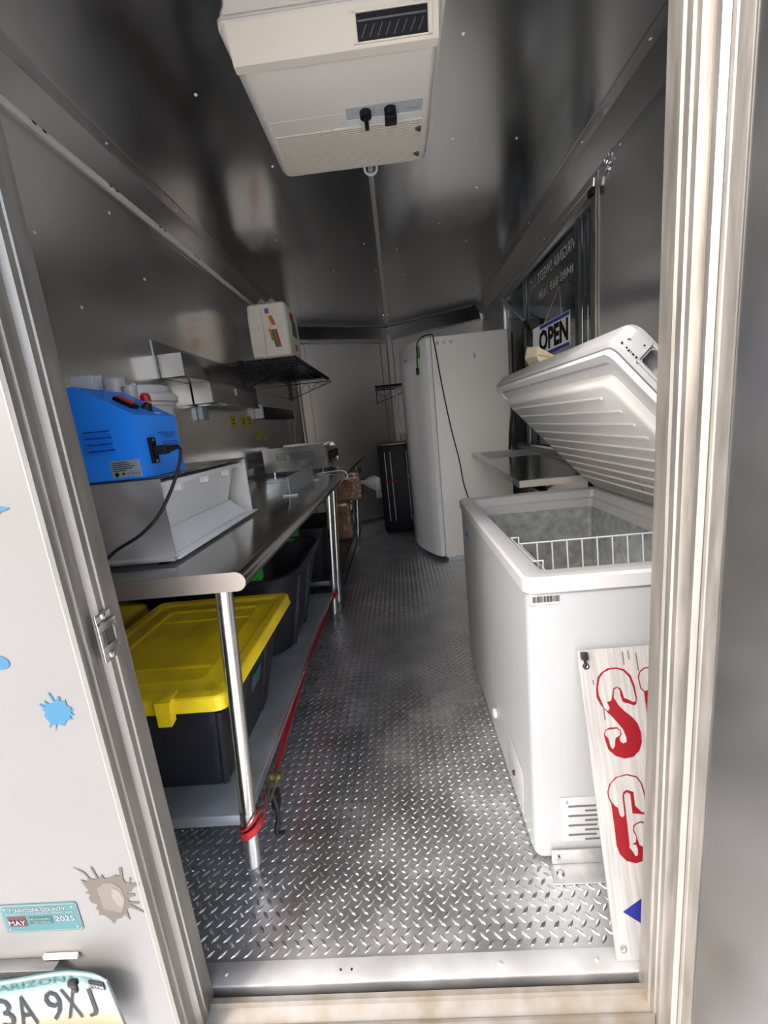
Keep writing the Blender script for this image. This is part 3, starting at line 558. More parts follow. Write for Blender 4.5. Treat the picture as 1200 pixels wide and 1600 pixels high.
rk = obj('rocker_switch', MB().obox(on_slope(0.085, 1.095, 0.005), sd*0.026, Y_*0.016, sn*0.005, 0.001), 'black_gloss', bb)
obj('rocker', MB().obox(on_slope(0.083, 1.095, 0.012), sd*0.019, Y_*0.010, sn*0.002), 'cup_red', rk, smooth=0)
obj('fuse_cap', MB().lathe([(0.016, 0), (0.014, 0.006), (0.008, 0.018)], on_slope(0.108, 1.150), sn, 10), 'black', bb)
obj('label_tag', MB().obox(on_slope(0.132, 1.165, 0.0006), sd*0.004, Y_*0.012, sn*0.0004), 'label_white', bb, smooth=0)
lb = obj('rating_plate', MB().box(-0.716, -0.640, y0_-0.0016, y0_-0.0003, 1.134, 1.176), 'label_grey', bb, smooth=0)
for i, wd in enumerate((0.040, 0.046, 0.058, 0.050, 0.034)):
    obj('print_line', MB().box(-0.712, -0.712+wd, y0_-0.0022, y0_-0.0017, 1.1695-i*0.0048, 1.1715-i*0.0048), 'ink', lb, smooth=0)
text('lettering', 'CE  MADE IN', V(-0.661, y0_-0.0018, 1.1425), X_, Z_, 0.005, 'ink', lb, width=0.034)
obj('emblem', MB().lathe([(0.0058, 0), (0.0058, 0.0005)], V(-0.704, y0_-0.0017, 1.142), -Y_, 9), 'ink', lb, smooth=0)
obj('emblem', MB().lathe([(0.0035, 0), (0.0035, 0.0005)], V(-0.687, y0_-0.0017, 1.143), -Y_, 9), 'ink', lb, smooth=0)
for i, (yc, wd) in enumerate(((1.155, 0.10), (1.165, 0.08), (1.17, 0.055), (1.165, 0.09), (1.17, 0.09), (1.185, 0.06))):
    z = 1.236-i*0.0062-(0.006 if i > 2 else 0)
    obj('print_line', MB().box(xr_+0.0002, xr_+0.0008, yc-wd/2+0.01, yc+wd/2, z, z+0.0024), 'blue_dark', bb, smooth=0)
so = obj('power_socket', MB().box(xr_+0.0003, xr_+0.008, 1.062, 1.090, 1.160, 1.225, 0.003), 'black_gloss', bb)
for z in (1.167, 1.218): rivet(so, (xr_+0.008, 1.076, z), X_, 0.004)
cpts = bez([(xr_+0.0705, 1.072, 1.196), (xr_+0.078, 1.068, 1.185), (xr_+0.072, 1.058, 1.150), (-0.572, 1.020, 1.09), (-0.600, 0.990, 1.035), (-0.645, 0.975, 0.995), (-0.71, 0.965, 0.962), (-0.765, 0.955, 0.918), (-0.84, 0.95, 0.9115)])
cb = obj('power_cord', MB().tube(cpts, 0.0042, 8), 'black', bb)
obj('plug', MB().box(xr_+0.0085, xr_+0.042, 1.066, 1.088, 1.180, 1.204, 0.004), 'black', cb)
obj('strain_relief', MB().tube([(xr_+0.0422, 1.077, 1.193), (xr_+0.07, 1.072, 1.196)], [0.010, 0.006], 10), 'black', cb)

# --- metal bucket and small cups behind the machine
bk = thing('lidded_pail', (-0.855, 1.43, 1.1275), 'silver-white pail with a ridged lid behind the blue machine', 'pail')
cpos = V(-0.855, 1.43, 1.1275)
obj('pail_body', MB().lathe([(0.100, 0), (0.104, 0.004), (0.110, 0.20), (0.117, 0.205), (0.117, 0.213), (0.111, 0.215)], cpos, Z_, 28), 'bucket', bk)
obj('pail_lid', MB().lathe([(0.121, 0.2155), (0.126, 0.218), (0.126, 0.236), (0.121, 0.242), (0.113, 0.243), (0.107, 0.266), (0.095, 0.270), (0.02, 0.272)], cpos, Z_, 28), 'bucket', bk)
obj('lid_tab', MB().box(-0.80, -0.79, 1.325, 1.338, 1.372, 1.398, 0.002), 'plastic_white', bk)
def cup(label, cat, c, r0, r1, h, m):
    t = thing('plastic_cup', c, label, cat, 'small plastic things behind the blue machine')
    obj('shell', MB().lathe([(r0, 0), (r1, h), (r1-0.003, h), (r0-0.002, 0.004)], V(*c), Z_, 16), m, t)
    obj('rim', MB().tube([(c[0]+r1*math.cos(k_*math.pi/8), c[1]+r1*math.sin(k_*math.pi/8), c[2]+h+0.002) for k_ in range(16)], 0.0022, 6, closed=True), m, t)
    return t
sc = thing('plastic_scoop', (-0.90, 1.27, 1.1275), 'pair of white plastic scoop trays standing behind the blue machine', 'scoop')
for k in range(2): obj('tray', MB().obox(V(-0.898+0.014*k, 1.252+0.020*k, 1.275), V(0.032, 0, 0.0), V(0, 0.003, 0), V(0, 0.004, 0.1465), 0.0025), 'plastic_white', sc)
cup('clear plastic cup with flared rim behind the blue machine', 'cup', (-0.812, 1.268, 1.1275), 0.020, 0.030, 0.275, 'plastic_clear')
cup('small clear plastic cup beside the red-capped bottle', 'cup', (-0.765, 1.26, 1.1275), 0.016, 0.019, 0.250, 'plastic_clear')
rb = thing('sauce_bottle', (-0.728, 1.265, 1.1275), 'small clear bottle with a red cap behind the blue machine', 'bottle')
obj('bottle_body', MB().lathe([(0.013, 0), (0.014, 0.01), (0.014, 0.205)], V(-0.728, 1.265, 1.1275), Z_, 14), 'plastic_clear', rb)
obj('cap', MB().lathe([(0.0145, 0.2055), (0.0145, 0.222), (0.009, 0.229)], V(-0.728, 1.265, 1.1275), Z_, 14), 'cup_red', rb)
tag(obj('black_tray', MB().box(-0.862, -0.838, 1.245, 1.275, 1.1275, 1.374, 0.004), 'black', None), 'black plastic box standing behind the blue machine', 'box')

# --- wall rail boxes
ra = thing('wall_rail', (XL, 2.5, 1.5), 'stainless wall rail with two square-ended boxes above the table', 'rail')
obj('back_plate', MB().box(XL+0.0005, XL+0.004, 1.965, 3.05, 1.50, 1.665), 'rail_metal', ra, smooth=0)
for y0, y1, z0, z1, x1 in ((1.985, 2.262, 1.502, 1.606, -0.938), (2.270, 3.02, 1.398, 1.4985+0.03, -0.950)):
    b_ = obj('box_section', MB().box(XL+0.0045, x1, y0+0.002, y1, z0, z1, 0.002), 'rail_metal', ra)
    obj('end_face', MB().box(XL+0.006, x1-0.002, y0, y0+0.0018, z0+0.002, z1-0.002), 'steel_box', b_, smooth=0)
obj('bottom_lip', MB().box(XL+0.0045, -0.935, 2.30, 3.0, 1.388, 1.3975, 0.001), 'steel', ra)
obj('label_square', MB().box(-0.9498, -0.9490, 2.60, 2.64, 1.455, 1.495), 'label_white', ra, smooth=0)
obj('cable_cover', MB().box(XL+0.001, XL+0.030, 2.29, 2.36, 1.315, 1.387, 0.004), 'galv', ra)
rivet(wall_left, (XL, 2.2, 1.30), X_, 0.005)
pwr = thing('power_strip', (XL, 3.75, 1.33), 'black power strip with white ends on the left wall', 'power strip')
obj('strip_body', MB().box(XL+0.001, XL+0.055, 3.275, 4.25, 1.335, 1.420, 0.004), 'black', pwr)
for y0, y1 in ((3.235, 3.2745), (4.2505, 4.275)): obj('end_cap', MB().box(XL+0.001, XL+0.057, y0, y1, 1.332, 1.430, 0.004), 'label_white', pwr)
obj('cable', MB().tube(bez([(XL+0.03, 4.29, 1.39), (XL+0.035, 4.33, 1.33), (XL+0.02, 4.30, 1.15), (XL+0.02, 4.32, 0.99)]), 0.006, 6), 'plastic_white', pwr)
for i, (y, z) in enumerate(((2.78, 1.306), (2.97, 1.306), (3.085, 1.306), (3.23, 1.215), (3.42, 1.212))):
    lbl = ('yellow wall label under the stainless rail, nearest to the door', 'yellow wall label, left one of the close pair', 'yellow wall label, right one of the close pair', 'yellow wall label in the lower row, nearer to the door', 'yellow wall label in the lower row, furthest from the door')[i]
    s_ = tag(obj('wall_label', MB().box(XL+0.0003, XL+0.0015, y-0.045, y+0.045, z-0.042, z+0.042), 'label_yellow', None, smooth=0), lbl, 'label', 'yellow labels on the left wall')
    for k in range(2): obj('print_line', MB().box(XL+0.0016, XL+0.0022, y-0.012, y+0.012, z+0.012-k*0.022, z+0.022-k*0.022), 'ink', s_, smooth=0)

# --- wire shelf with paper-towel bale
def wire_shelf(label, x0, x1, y0, y1, z, ny, brackets, wallx=None):
    t = thing('wire_shelf', ((x0+x1)/2, (y0+y1)/2, z), label, 'shelf', 'black wire wall shelves')
    fr_ = MB()
    for dz in (0, -0.028):
        fr_.tube([(x0, y0, z+dz), (x1, y0, z+dz), (x1, y1, z+dz), (x0, y1, z+dz)], 0.0035, 6, closed=True)
    n = int((y1-y0)/0.05); k = int((x1-x0)/0.05)
    for i in range(k): # zig-zag truss at the ends
        xa, xb = x0+(x1-x0)*i/k, x0+(x1-x0)*(i+1)/k
        for y in (y0, y1): fr_.tube([(xa, y, z), ((xa+xb)/2, y, z-0.028), (xb, y, z)], 0.002, 4)
    for i in range(n):
        ya, yb = y0+(y1-y0)*i/n, y0+(y1-y0)*(i+1)/n
        fr_.tube([(x1, ya, z), (x1, (ya+yb)/2, z-0.028), (x1, yb, z)], 0.002, 4)
    obj('frame', fr_, 'black_wire', t)
    m = int((y1-y0)/0.026)
    me = None
    for i in range(1, m):
        y = y0+(y1-y0)*i/m
        obj('wire', MB().tube([(x0, y, z+0.0052), (x1, y, z+0.0052)], 0.0017, 5), 'black_wire', t, smooth=0)
    for x in (x0+(x1-x0)*0.33, x0+(x1-x0)*0.66):
        obj('crossbar', MB().tube([(x, y0, z-0.002), (x, y1, z-0.002)], 0.0032, 6), 'black_wire', t)
    for y in brackets:
        b = MB().tube([(x0+0.012, y, z-0.034), (x1+0.02, y, z-0.034), (x1+0.02, y, z-0.045), (x0+0.012, y, z-0.17)], 0.0045, 6)
        L = x1-x0
        b.tube([(x0+0.02, y, z-0.06), (x0+L*0.22, y, z-0.125), (x0+L*0.40, y, z-0.036), (x0+L*0.55, y, z-0.10), (x0+L*0.70, y, z-0.036), (x0+L*0.84, y, z-0.065), (x0+L*0.95, y, z-0.036)], 0.003, 5)
        b.box(x0+0.002, x0+0.012, y-0.012, y+0.012, z-0.19, z+0.02)
        obj('bracket', b, 'black_wire', t)
    return t
wire_shelf('black wire wall shelf holding the paper towel bale', XL+0.004, -0.65, 3.04, 4.50, 1.712, 30, (3.10, 4.46))
pt_ = thing('paper_towel_bale', (-0.81, 3.23, 1.719), 'white plastic-wrapped bale of paper towels with printed fruit colours on wire shelf', 'paper towels')
px0, px1, py0, py1, pz0, pz1 = -0.945, -0.680, 3.055, 3.40, 1.7205, 2.075
rings = []
for z, i_ in ((pz0, 0.012), (pz0+0.012, 0.0), (pz0+0.1, -0.004), (pz0+0.25, -0.003), (pz1-0.012, 0.002), (pz1, 0.016)): rings.append(rr(px0+i_, px1-i_, py0+i_, py1-i_, 0.02, z, 3))
bale = obj('wrapped_rolls', MB().loft(rings), 'paper', pt_)
obj('seam_line', MB().box(-0.845, -0.843, py0-0.0052, py0-0.0042, pz0+0.02, pz1-0.03), 'ink_grey', pt_, smooth=0)
for cx in (-0.865, -0.795):
    obj('film_tuft', MB().loft([[(cx-0.05, py0+0.08, pz1-0.002), (cx+0.05, py0+0.08, pz1-0.002), (cx+0.05, py0+0.14, pz1-0.002), (cx-0.05, py0+0.14, pz1-0.002)], [(cx-0.02, py0+0.09, pz1+0.03), (cx+0.03, py0+0.09, pz1+0.034), (cx+0.03, py0+0.12, pz1+0.03), (cx-0.02, py0+0.12, pz1+0.028)], [(cx-0.002, py0+0.10, pz1+0.05), (cx+0.01, py0+0.10, pz1+0.052), (cx+0.008, py0+0.11, pz1+0.05), (cx, py0+0.11, pz1+0.05)]]), 'clear_film', pt_, smooth=0)
def pp(name, cx, cz, w, h, m, skew=0.0):
    obj(name, MB().prism([(-w/2-skew, h/2), (-w/2+skew, -h/2), (w/2+skew, -h/2), (w/2-skew, h/2)], V(cx, py0-0.0046, cz), X_, Z_, V(0, -0.0006, 0)), m, pt_, smooth=0)
pp('printed_square', -0.806, 2.02, 0.026, 0.032, 'print_purple')
pp('printed_figure', -0.778, 1.957, 0.028, 0.06, 'print_orange', 0.01)
pp('printed_panel', -0.774, 1.843, 0.022, 0.115, 'print_green', 0.009)
pp('printed_panel', -0.7525, 1.843, 0.018, 0.115, 'print_red', 0.009)
pp('printed_panel', -0.797, 1.868, 0.014, 0.075, 'print_orange', 0.007)
for y, z, w, h, m in ((3.20, 2.0, 0.10, 0.05, 'print_red'), (3.24, 1.955, 0.12, 0.05, 'print_purple'), (3.24, 1.90, 0.14, 0.06, 'print_green'), (3.25, 1.80, 0.07, 0.04, 'print_orange')):
    obj('printed_panel', MB().box(px1+0.0042, px1+0.0048, y-w/2, y+w/2, z-h/2, z+h/2), m, pt_, smooth=0)
sf = wire_shelf('small black wire shelf on the nose wall beyond the upright freezer', -0.20, 0.25, 4.72, 4.98, 1.60, 6, (4.80,))

# --- roller grill and acrylic guard on the far table
rg = thing('roller_grill', (-0.755, 3.35, 0.908), 'stainless roller grill with slotted side panel on the far table', 'roller grill')
oct_ = [(-0.985, 0.932), (-0.54, 0.932), (-0.525, 0.945), (-0.525, 1.055), (-0.560, 1.105), (-0.975, 1.105), (-0.985, 1.095)]
for y0 in (3.05, 3.62): 
    p_ = obj('side_panel', MB().prism(oct_, V(0, y0, 0), X_, Z_, V(0, 0.028, 0)), 'steel', rg, smooth=0)
    if y0 < 3.1:
        obj('panel_edge', MB().prism([(-0.525, 0.935), (-0.515, 0.935), (-0.515, 1.058), (-0.555, 1.112), (-0.561, 1.106), (-0.525, 1.055)], V(0, y0-0.001, 0), X_, Z_, V(0, 0.03, 0)), 'chrome', p_, smooth=0)
        for cx in (-0.85, -0.745, -0.645):
            for k in range(4): obj('vent_slot', MB().box(cx-0.040, cx+0.035, y0-0.0012, y0-0.0003, 1.015+k*0.014, 1.021+k*0.014), 'galv_dark', p_, smooth=0)
for i in range(9): obj('roller', MB().tube([(-0.95+i*0.047, 3.079, 1.075), (-0.95+i*0.047, 3.619, 1.075)], 0.013, 10), 'chrome', rg)
obj('drip_tray', MB().box(-0.975, -0.53, 3.079, 3.619, 0.95, 0.975), 'steel', rg, smooth=0)
cp = obj('control_box', MB().box(-0.545, -0.520, 3.08, 3.618, 0.978, 1.045, 0.003), 'black_gloss', rg)
obj('switch', MB().box(-0.5199, -0.516, 3.25, 3.29, 0.995, 1.02), 'cup_red', cp, smooth=0)
for x in (-0.93, -0.57):
    for y in (3.09, 3.6): obj('foot', MB().lathe([(0.012, 0), (0.016, 0.024)], V(x, y, 0.908), Z_, 10), 'chrome', rg)
ag = thing('acrylic_guard', (-0.53, 2.3, 0.908), 'low clear grey acrylic guard standing on the table before the grill', 'guard panel')
obj('panel', MB().box(-0.543, -0.537, 1.985, 2.56, 0.9145, 1.00), 'acrylic', ag, smooth=0)
for y in (1.985, 2.54): obj('foot', MB().box(-0.575, -0.505, y, y+0.02, 0.9075, 0.914), 'plastic_white', ag, smooth=0)
obj('base_rail', MB().box(-0.550, -0.530, 2.006, 2.539, 0.9075, 0.9142), 'acrylic', ag, smooth=0)
wr = tag(obj('wire_hook', MB().tube(bez([(-0.58, 2.90, 0.911), (-0.47, 2.88, 0.918), (-0.395, 2.84, 0.92), (-0.366, 2.83, 0.90), (-0.366, 2.83, 0.86)]), 0.0035, 6), 'plastic_white', None), 'thin white cable hooked over the table edge by the grill', 'cable')

# --- red ratchet strap along the undershelf
rs_ = thing('ratchet_strap', (-0.49, 1.7, 0.2), 'red ratchet strap tied between the table legs along the undershelf', 'strap')
def ribbon(pts, w, dirs, t=0.0012):
    m_ = MB(); rings = []
    for p, d in zip(pts, dirs):
        p = Vector(p); d = Vector(d).normalized(); n = d.cross(Y_).normalized() if abs(d.y) < 0.9 else X_
        rings.append([p-d*w/2-n*t, p+d*w/2-n*t, p+d*w/2+n*t, p-d*w/2+n*t])
    return m_.loft(rings)
P1 = bez([(-0.476, 1.10, 0.170), (-0.484, 1.30, 0.186), (-0.492, 1.75, 0.192), (-0.488, 2.15, 0.194), (-0.478, 2.475, 0.192)], 5)
obj('webbing', ribbon(P1, 0.036, [(0.35+0.6*abs(math.sin(k_*0.35)), 0, 0.75) for k_ in range(len(P1))]), 'red_web', rs_, smooth=0)
def loop(cx, cy, z, r, m='red_web', h=0.022, n=18, tilt=0.0):
    m_ = MB(); rings = []
    for i in range(n):
        q = 2*math.pi*i/n; rr_ = r
        for_ = (cx+rr_*math.cos(q), cy+rr_*math.sin(q)); dz = tilt*math.cos(q)
        rings.append([(cx+(rr_)*math.cos(q), cy+rr_*math.sin(q), z-h/2+dz), (cx+(rr_+0.003)*math.cos(q), cy+(rr_+0.003)*math.sin(q), z-h/2+dz), (cx+(rr_+0.003)*math.cos(q), cy+(rr_+0.003)*math.sin(q), z+h/2+dz), (cx+rr_*math.cos(q), cy+rr_*math.sin(q), z+h/2+dz)])
    rings.append(rings[0]); return m_.loft(rings, False, False)
obj('leg_loop', loop(-0.493, 0.935, 0.172, 0.026, tilt=0.012), 'red_web', rs_)
obj('leg_loop', loop(-0.493, 0.935, 0.196, 0.027, 'black', 0.006, tilt=0.02), 'red_web', rs_)
obj('leg_loop', loop(-0.493, 2.505, 0.186, 0.025, h=0.02, tilt=0.006), 'red_web', rs_)
P2 = bez([(-0.464, 0.945, 0.172), (-0.468, 0.985, 0.18), (-0.478, 1.02, 0.185)], 4)
obj('webbing', ribbon(P2, 0.022, [(0.2, 0, 1)]*len(P2)), 'red_web', rs_, smooth=0)
rt = MB()
for dx in (-0.010, 0.010):
    rt.prism([(0, 0.006), (0.085, 0.014), (0.10, 0.0), (0.085, -0.016), (0, -0.006)], V(-0.474+dx, 1.015, 0.175), Y_, Z_, V(0.002, 0, 0))
obj('ratchet_frame', rt, 'brass', rs_, smooth=0)
obj('spool', MB().tube([(-0.492, 1.098, 0.175), (-0.452, 1.098, 0.175)], 0.014, 12), 'brass', rs_)
obj('ratchet_handle', MB().box(-0.478, -0.455, 1.045, 1.075, 0.105, 0.16, 0.003), 'black', rs_)
obj('tail', MB().tube(bez([(-0.47, 1.05, 0.16), (-0.45, 1.02, 0.12), (-0.455, 1.0, 0.075), (-0.44, 1.015, 0.06)]), 0.007, 6), 'black', rs_)
tag(obj('bungee_cord', MB().tube(bez([(-0.455, 2.72, 0.16), (-0.450, 3.1, 0.185), (-0.450, 3.6, 0.19), (-0.456, 4.16, 0.20)]), 0.005, 6), 'black', None), 'thin black cord stretched along the far undershelf', 'cord')
# ================================================================ RIGHT SIDE: chest freezer, upright freezer, window things
cf = thing('chest_freezer', (0.59, 1.46, 0), 'white chest freezer with its lid propped open', 'freezer')
fx0, fx1, fy0, fy1, fz = 0.265, 0.915, 0.937, 1.985, 0.79
ins = 0.055
body = MB()
ro = [rr(fx0+0.02, fx1-0.02, fy0+0.02, fy1-0.02, 0.02, 0.012), rr(fx0+0.004, fx1-0.004, fy0+0.004, fy1-0.004, 0.022, 0.018), rr(fx0, fx1, fy0, fy1, 0.022, 0.03), rr(fx0, fx1, fy0, fy1, 0.022, fz)]
body.loft(ro, True, False)
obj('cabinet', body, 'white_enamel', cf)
rim = MB(); Z1 = 0.818
def ringr(i_, z, r): return rr(fx0+i_, fx1-i_, fy0+i_, fy1-i_, r, z)
rim.loft([ringr(-0.004, fz-0.012, 0.024), ringr(-0.007, fz-0.008, 0.026), ringr(-0.007, Z1-0.006, 0.026), ringr(0.0, Z1, 0.022), ringr(0.045, Z1, 0.02), ringr(0.05, Z1-0.004, 0.02), ringr(0.055, Z1-0.035, 0.02), ringr(0.068, Z1-0.040, 0.02), ringr(0.070, Z1-0.075, 0.02)], False, False)
obj('rim', rim, 'white_lid', cf)
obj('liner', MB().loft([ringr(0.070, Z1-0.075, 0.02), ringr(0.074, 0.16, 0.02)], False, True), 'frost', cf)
for i_ in (fx0, ): pass
for x, y in ((fx0+0.05, fy0+0.05), (fx1-0.05, fy0+0.05), (fx0+0.05, fy1-0.05), (fx1-0.05, fy1-0.05)): obj('foot', MB().lathe([(0.02, 0), (0.022, 0.0118)], V(x, y, 0), Z_, 10), 'black', cf)
lbx = obj('barcode_label', MB().box(0.269, 0.340, fy0-0.0012, fy0-0.0002, 0.750, 0.779), 'label_front', cf, smooth=0)
random.seed(3); x = 0.277
while x < 0.338:
    w = random.choice((0.0008, 0.0013, 0.0021)); obj('bar', MB().box(x, x+w, fy0-0.0018, fy0-0.0013, 0.7565, 0.7715), 'ink', lbx, smooth=0); x += w+random.choice((0.0008, 0.001, 0.0014))
obj('print_line', MB().box(0.276, 0.310, fy0-0.0018, fy0-0.0013, 0.7735, 0.7755), 'ink_grey', lbx, smooth=0)
obj('print_line', MB().box(0.280, 0.335, fy0-0.0018, fy0-0.0013, 0.7535, 0.7553), 'ink_grey', lbx, smooth=0)
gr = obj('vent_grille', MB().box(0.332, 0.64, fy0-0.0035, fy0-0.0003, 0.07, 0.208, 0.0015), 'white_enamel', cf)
for k in range(4):
    z = 0.180-k*0.030
    for x0, x1, dz in ((0.352, 0.425, 0), (0.395, 0.47, -0.015), (0.44, 0.51, 0), (0.485, 0.56, -0.015), (0.53, 0.6, 0)):
        s_ = obj('slot', MB().box(x0, x1, fy0-0.0046, fy0-0.0036, z+dz, z+dz+0.005), 'slot_dark', gr, smooth=0)
rivet(gr, (0.345, fy0-0.0035, 0.197), -Y_, 0.006, 'galv', 'screw')
# side details (face towards the aisle)
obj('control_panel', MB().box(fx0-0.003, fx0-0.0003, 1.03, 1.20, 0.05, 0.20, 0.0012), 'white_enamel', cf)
obj('knob', MB().lathe([(0.008, 0), (0.007, 0.006)], V(fx0-0.003, 1.12, 0.115), -X_, 12), 'ink', cf)
obj('drain_cap', MB().lathe([(0.018, 0), (0.018, 0.008), (0.012, 0.012)], V(fx0-0.0003, 1.38, 0.125), -X_, 12), 'white_lid', cf)
obj('badge', MB().box(fx0-0.0014, fx0-0.0003, 1.80, 1.86, 0.675, 0.69), 'open_blue', cf, smooth=0)
# wire basket
bk_ = thing('wire_basket', (0.55, 1.17, 0.79), 'white wire basket hung inside the chest freezer near end', 'basket')
bx0, bx1, by0, by1, bzt, bzb = 0.328, 0.852, 1.022, 1.30, 0.787, 0.60
def wire(p, r=0.0025): obj('wire', MB().tube(p, r, 6), 'white_lid', bk_)
obj('top_wire', MB().tube([(bx0+0.02, by0, bzt), (bx1-0.02, by0, bzt), (bx1-0.02, by1, bzt), (bx0+0.02, by1, bzt)], 0.0032, 6, closed=True), 'white_lid', bk_)
obj('bottom_wire', MB().tube([(bx0+0.04, by0+0.02, bzb), (bx1-0.04, by0+0.02, bzb), (bx1-0.04, by1-0.02, bzb), (bx0+0.04, by1-0.02, bzb)], 0.0028, 6, closed=True), 'white_lid', bk_)
for k in range(11):
    x = bx0+0.03+k*(bx1-bx0-0.06)/10
    wire([(x, by1, bzt), (x, by1-0.02, bzb), (x, by0+0.02, bzb), (x, by0, bzt)])
for x in (bx0+0.02, bx1-0.02):
    wire([(x, by1, bzt), (x, by1, bzt+0.022), (x+(-0.025 if x < 0.5 else 0.025), by1, bzt+0.022), (x+(-0.025 if x < 0.5 else 0.025), by0+0.05, bzt+0.022), (x, by0+0.05, bzt+0.022), (x, by0+0.05, bzt)], 0.003)
# lid
th = math.radians(47.5); LU = V(-math.cos(th), 0, math.sin(th)); LN = V(math.sin(th), 0, math.cos(th)); LH = V(0.902, 0, 0.822)
def lp(u, y, n): return LH+LU*u+Y_*y+LN*n
def lring(i_, n, r, u0=0.0, u1=0.668, ya=0.931, yb=1.99):
    return [lp(p[0], p[1], n) for p in rr(u0+i_, u1-i_, ya+i_, yb-i_, r, 0)]
lid = obj('lid', MB().loft([lring(0.006, 0.0, 0.02), lring(0.0, 0.006, 0.024), lring(0.0, 0.050, 0.024), lring(0.008, 0.064, 0.03), lring(0.03, 0.070, 0.04)]), 'white_lid', cf)
obj('gasket', MB().loft([lring(0.012, -0.014, 0.02), lring(0.010, -0.002, 0.02), lring(0.034, -0.002, 0.02), lring(0.032, -0.014, 0.02), lring(0.012, -0.014, 0.02)], False, False), 'white_inner', lid)
obj('inner_panel', MB().loft([lring(0.036, -0.0005, 0.02), lring(0.042, -0.008, 0.02), lring(0.066, -0.012, 0.02), lring(0.074, -0.028, 0.02), lring(0.084, -0.034, 0.02)]), 'white_inner', lid)
for k in range(10):
    u = 0.555-k*0.047; e = 0.03*(k == 0)
    obj('rib', MB().tube([lp(u, 1.05+e, -0.035), lp(u, 1.88, -0.035)], 0.0042, 6), 'white_inner', lid)
m_ = MB().tube([lp(0.13, 1.14, -0.0345), lp(0.21, 1.12, -0.0345), lp(0.21, 1.36, -0.0345), lp(0.13, 1.40, -0.0345)], 0.002, 5, closed=True)
obj('moulded_outline', m_, 'white_inner', lid)
# handle recess on the lid's near end
nh = MB()
rec = [lp(u, 0.9302, n) for u, n in ((0.598, 0.020), (0.598, 0.044), (0.588, 0.052), (0.41, 0.052), (0.40, 0.044), (0.40, 0.020), (0.41, 0.012), (0.588, 0.012))]
cutter = obj('cutter', MB().loft([[p-Y_*0.01 for p in rec], [p+Y_*0.030 for p in rec]]), 'white_lid', lid, smooth=0)
md = lid.modifiers.new('cut', 'BOOLEAN'); md.operation = 'DIFFERENCE'; md.object = cutter; md.solver = 'EXACT'
bpy.context.view_layer.update()
lid.data = bpy.data.meshes.new_from_object(lid.evaluated_get(bpy.context.evaluated_depsgraph_get())); lid.modifiers.clear()
bpy.data.objects.remove(cutter, do_unlink=True); lid.data.set_sharp_from_angle(angle=math.radians(35))
obj('handle_lip', MB().tube([lp(0.604, 0.9295, 0.012), lp(0.395, 0.9295, 0.012), lp(0.395, 0.9295, 0.053), lp(0.604, 0.9295, 0.053)], 0.0035, 6, closed=True), 'white_lid', lid)
random.seed(5)
for k in range(12):
    u = 0.652-k*0.0045+random.uniform(-.003, .003); n = 0.014+random.uniform(-0.004, 0.014)*(k % 3)
    obj('scuff', MB().obox(lp(u, 0.9308, n), LU*random.uniform(.001, .003), Y_*0.0003, LN*random.uniform(.0008, .002)), 'ink', lid, smooth=0)
obj('hinge', MB().box(0.90, 0.93, 1.10, 1.16, 0.80, 0.838, 0.003), 'galv', cf); obj('hinge', MB().box(0.90, 0.93, 1.76, 1.82, 0.80, 0.838, 0.003), 'galv', cf)
# bracket bolted across the floor in front of the freezer
br = thing('angle_bracket', (0.50, 0.91, 0), 'galvanised angle bracket bolted to floor and freezer foot', 'bracket')
obj('floor_leg', MB().box(0.297, 0.64, 0.878, 0.928, 0.0018, 0.006, 0.001), 'zinc', br)
obj('upright_leg', MB().box(0.305, 0.64, 0.927, 0.931, 0.0062, 0.05, 0.001), 'zinc', br)
obj('bolt', MB().lathe([(0.010, 0), (0.010, 0.003), (0.006, 0.006)], V(0.318, 0.903, 0.006), Z_, 12), 'galv_leg', br)
obj('bolt', MB().lathe([(0.008, 0), (0.008, 0.003), (0.005, 0.006)], V(0.318, 0.927, 0.032), -Y_, 12), 'galv_leg', br)

# leaning sign board
sg = thing('sign_board', (0.60, 0.72, 0), 'white sign board with red snow-capped letters leaning on the chest freezer', 'sign')
sb = V(0.37, 0.716, 0.003); sv = V(0, 0.206, 0.631).normalized(); su = X_; sn_ = su.cross(sv)   # facing the door
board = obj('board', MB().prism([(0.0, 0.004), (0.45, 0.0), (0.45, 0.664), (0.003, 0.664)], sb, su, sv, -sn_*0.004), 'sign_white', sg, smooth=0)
for nm, pl, m, lf in (('letter', S_out, 'sign_red', .0006), ('snow_cap', S_snow, 'sign_white', .0011), ('snow_cap', S_snow2, 'sign_white', .0011), ('letter', N_out, 'sign_red', .0006), ('snow_cap', N_snow, 'sign_white', .0011),
                      ('letter', C_out, 'sign_red', .0006), ('snow_cap', C_snow, 'sign_white', .0011), ('snow_cap', C_snow2, 'sign_white', .0011), ('snow_cap', C_snow3, 'sign_white', .0011), ('diamond', D, 'sign_blue', .0006)):
    o_ = obj(nm, MB().prism(pl, sb+sn_*lf, su, sv, sn_*0.0003), m, board, smooth=0)
random.seed(11)
for u, v, l in ((0.145, 0.40, 0.16), (0.105, 0.64, 0.03), (0.135, 0.63, 0.04), (0.045, 0.52, 0.03), (0.118, 0.646, 0.02), (0.03, 0.59, 0.012), (0.152, 0.52, 0.06)):
    obj('wear_streak', MB().obox(sb+su*u+sv*v+sn_*0.0014, su*0.0012, sv*(l/2), sn_*0.0002), 'streak', board, smooth=0)
for u, v in ((0.018, 0.628), (0.016, 0.028)):
    g = obj('grommet', MB().lathe([(0.0085, 0), (0.008, 0.002), (0.0045, 0.002), (0.0045, 0.0005)], sb+su*u+sv*v+sn_*0.0006, sn_, 16), 'chrome', sg)
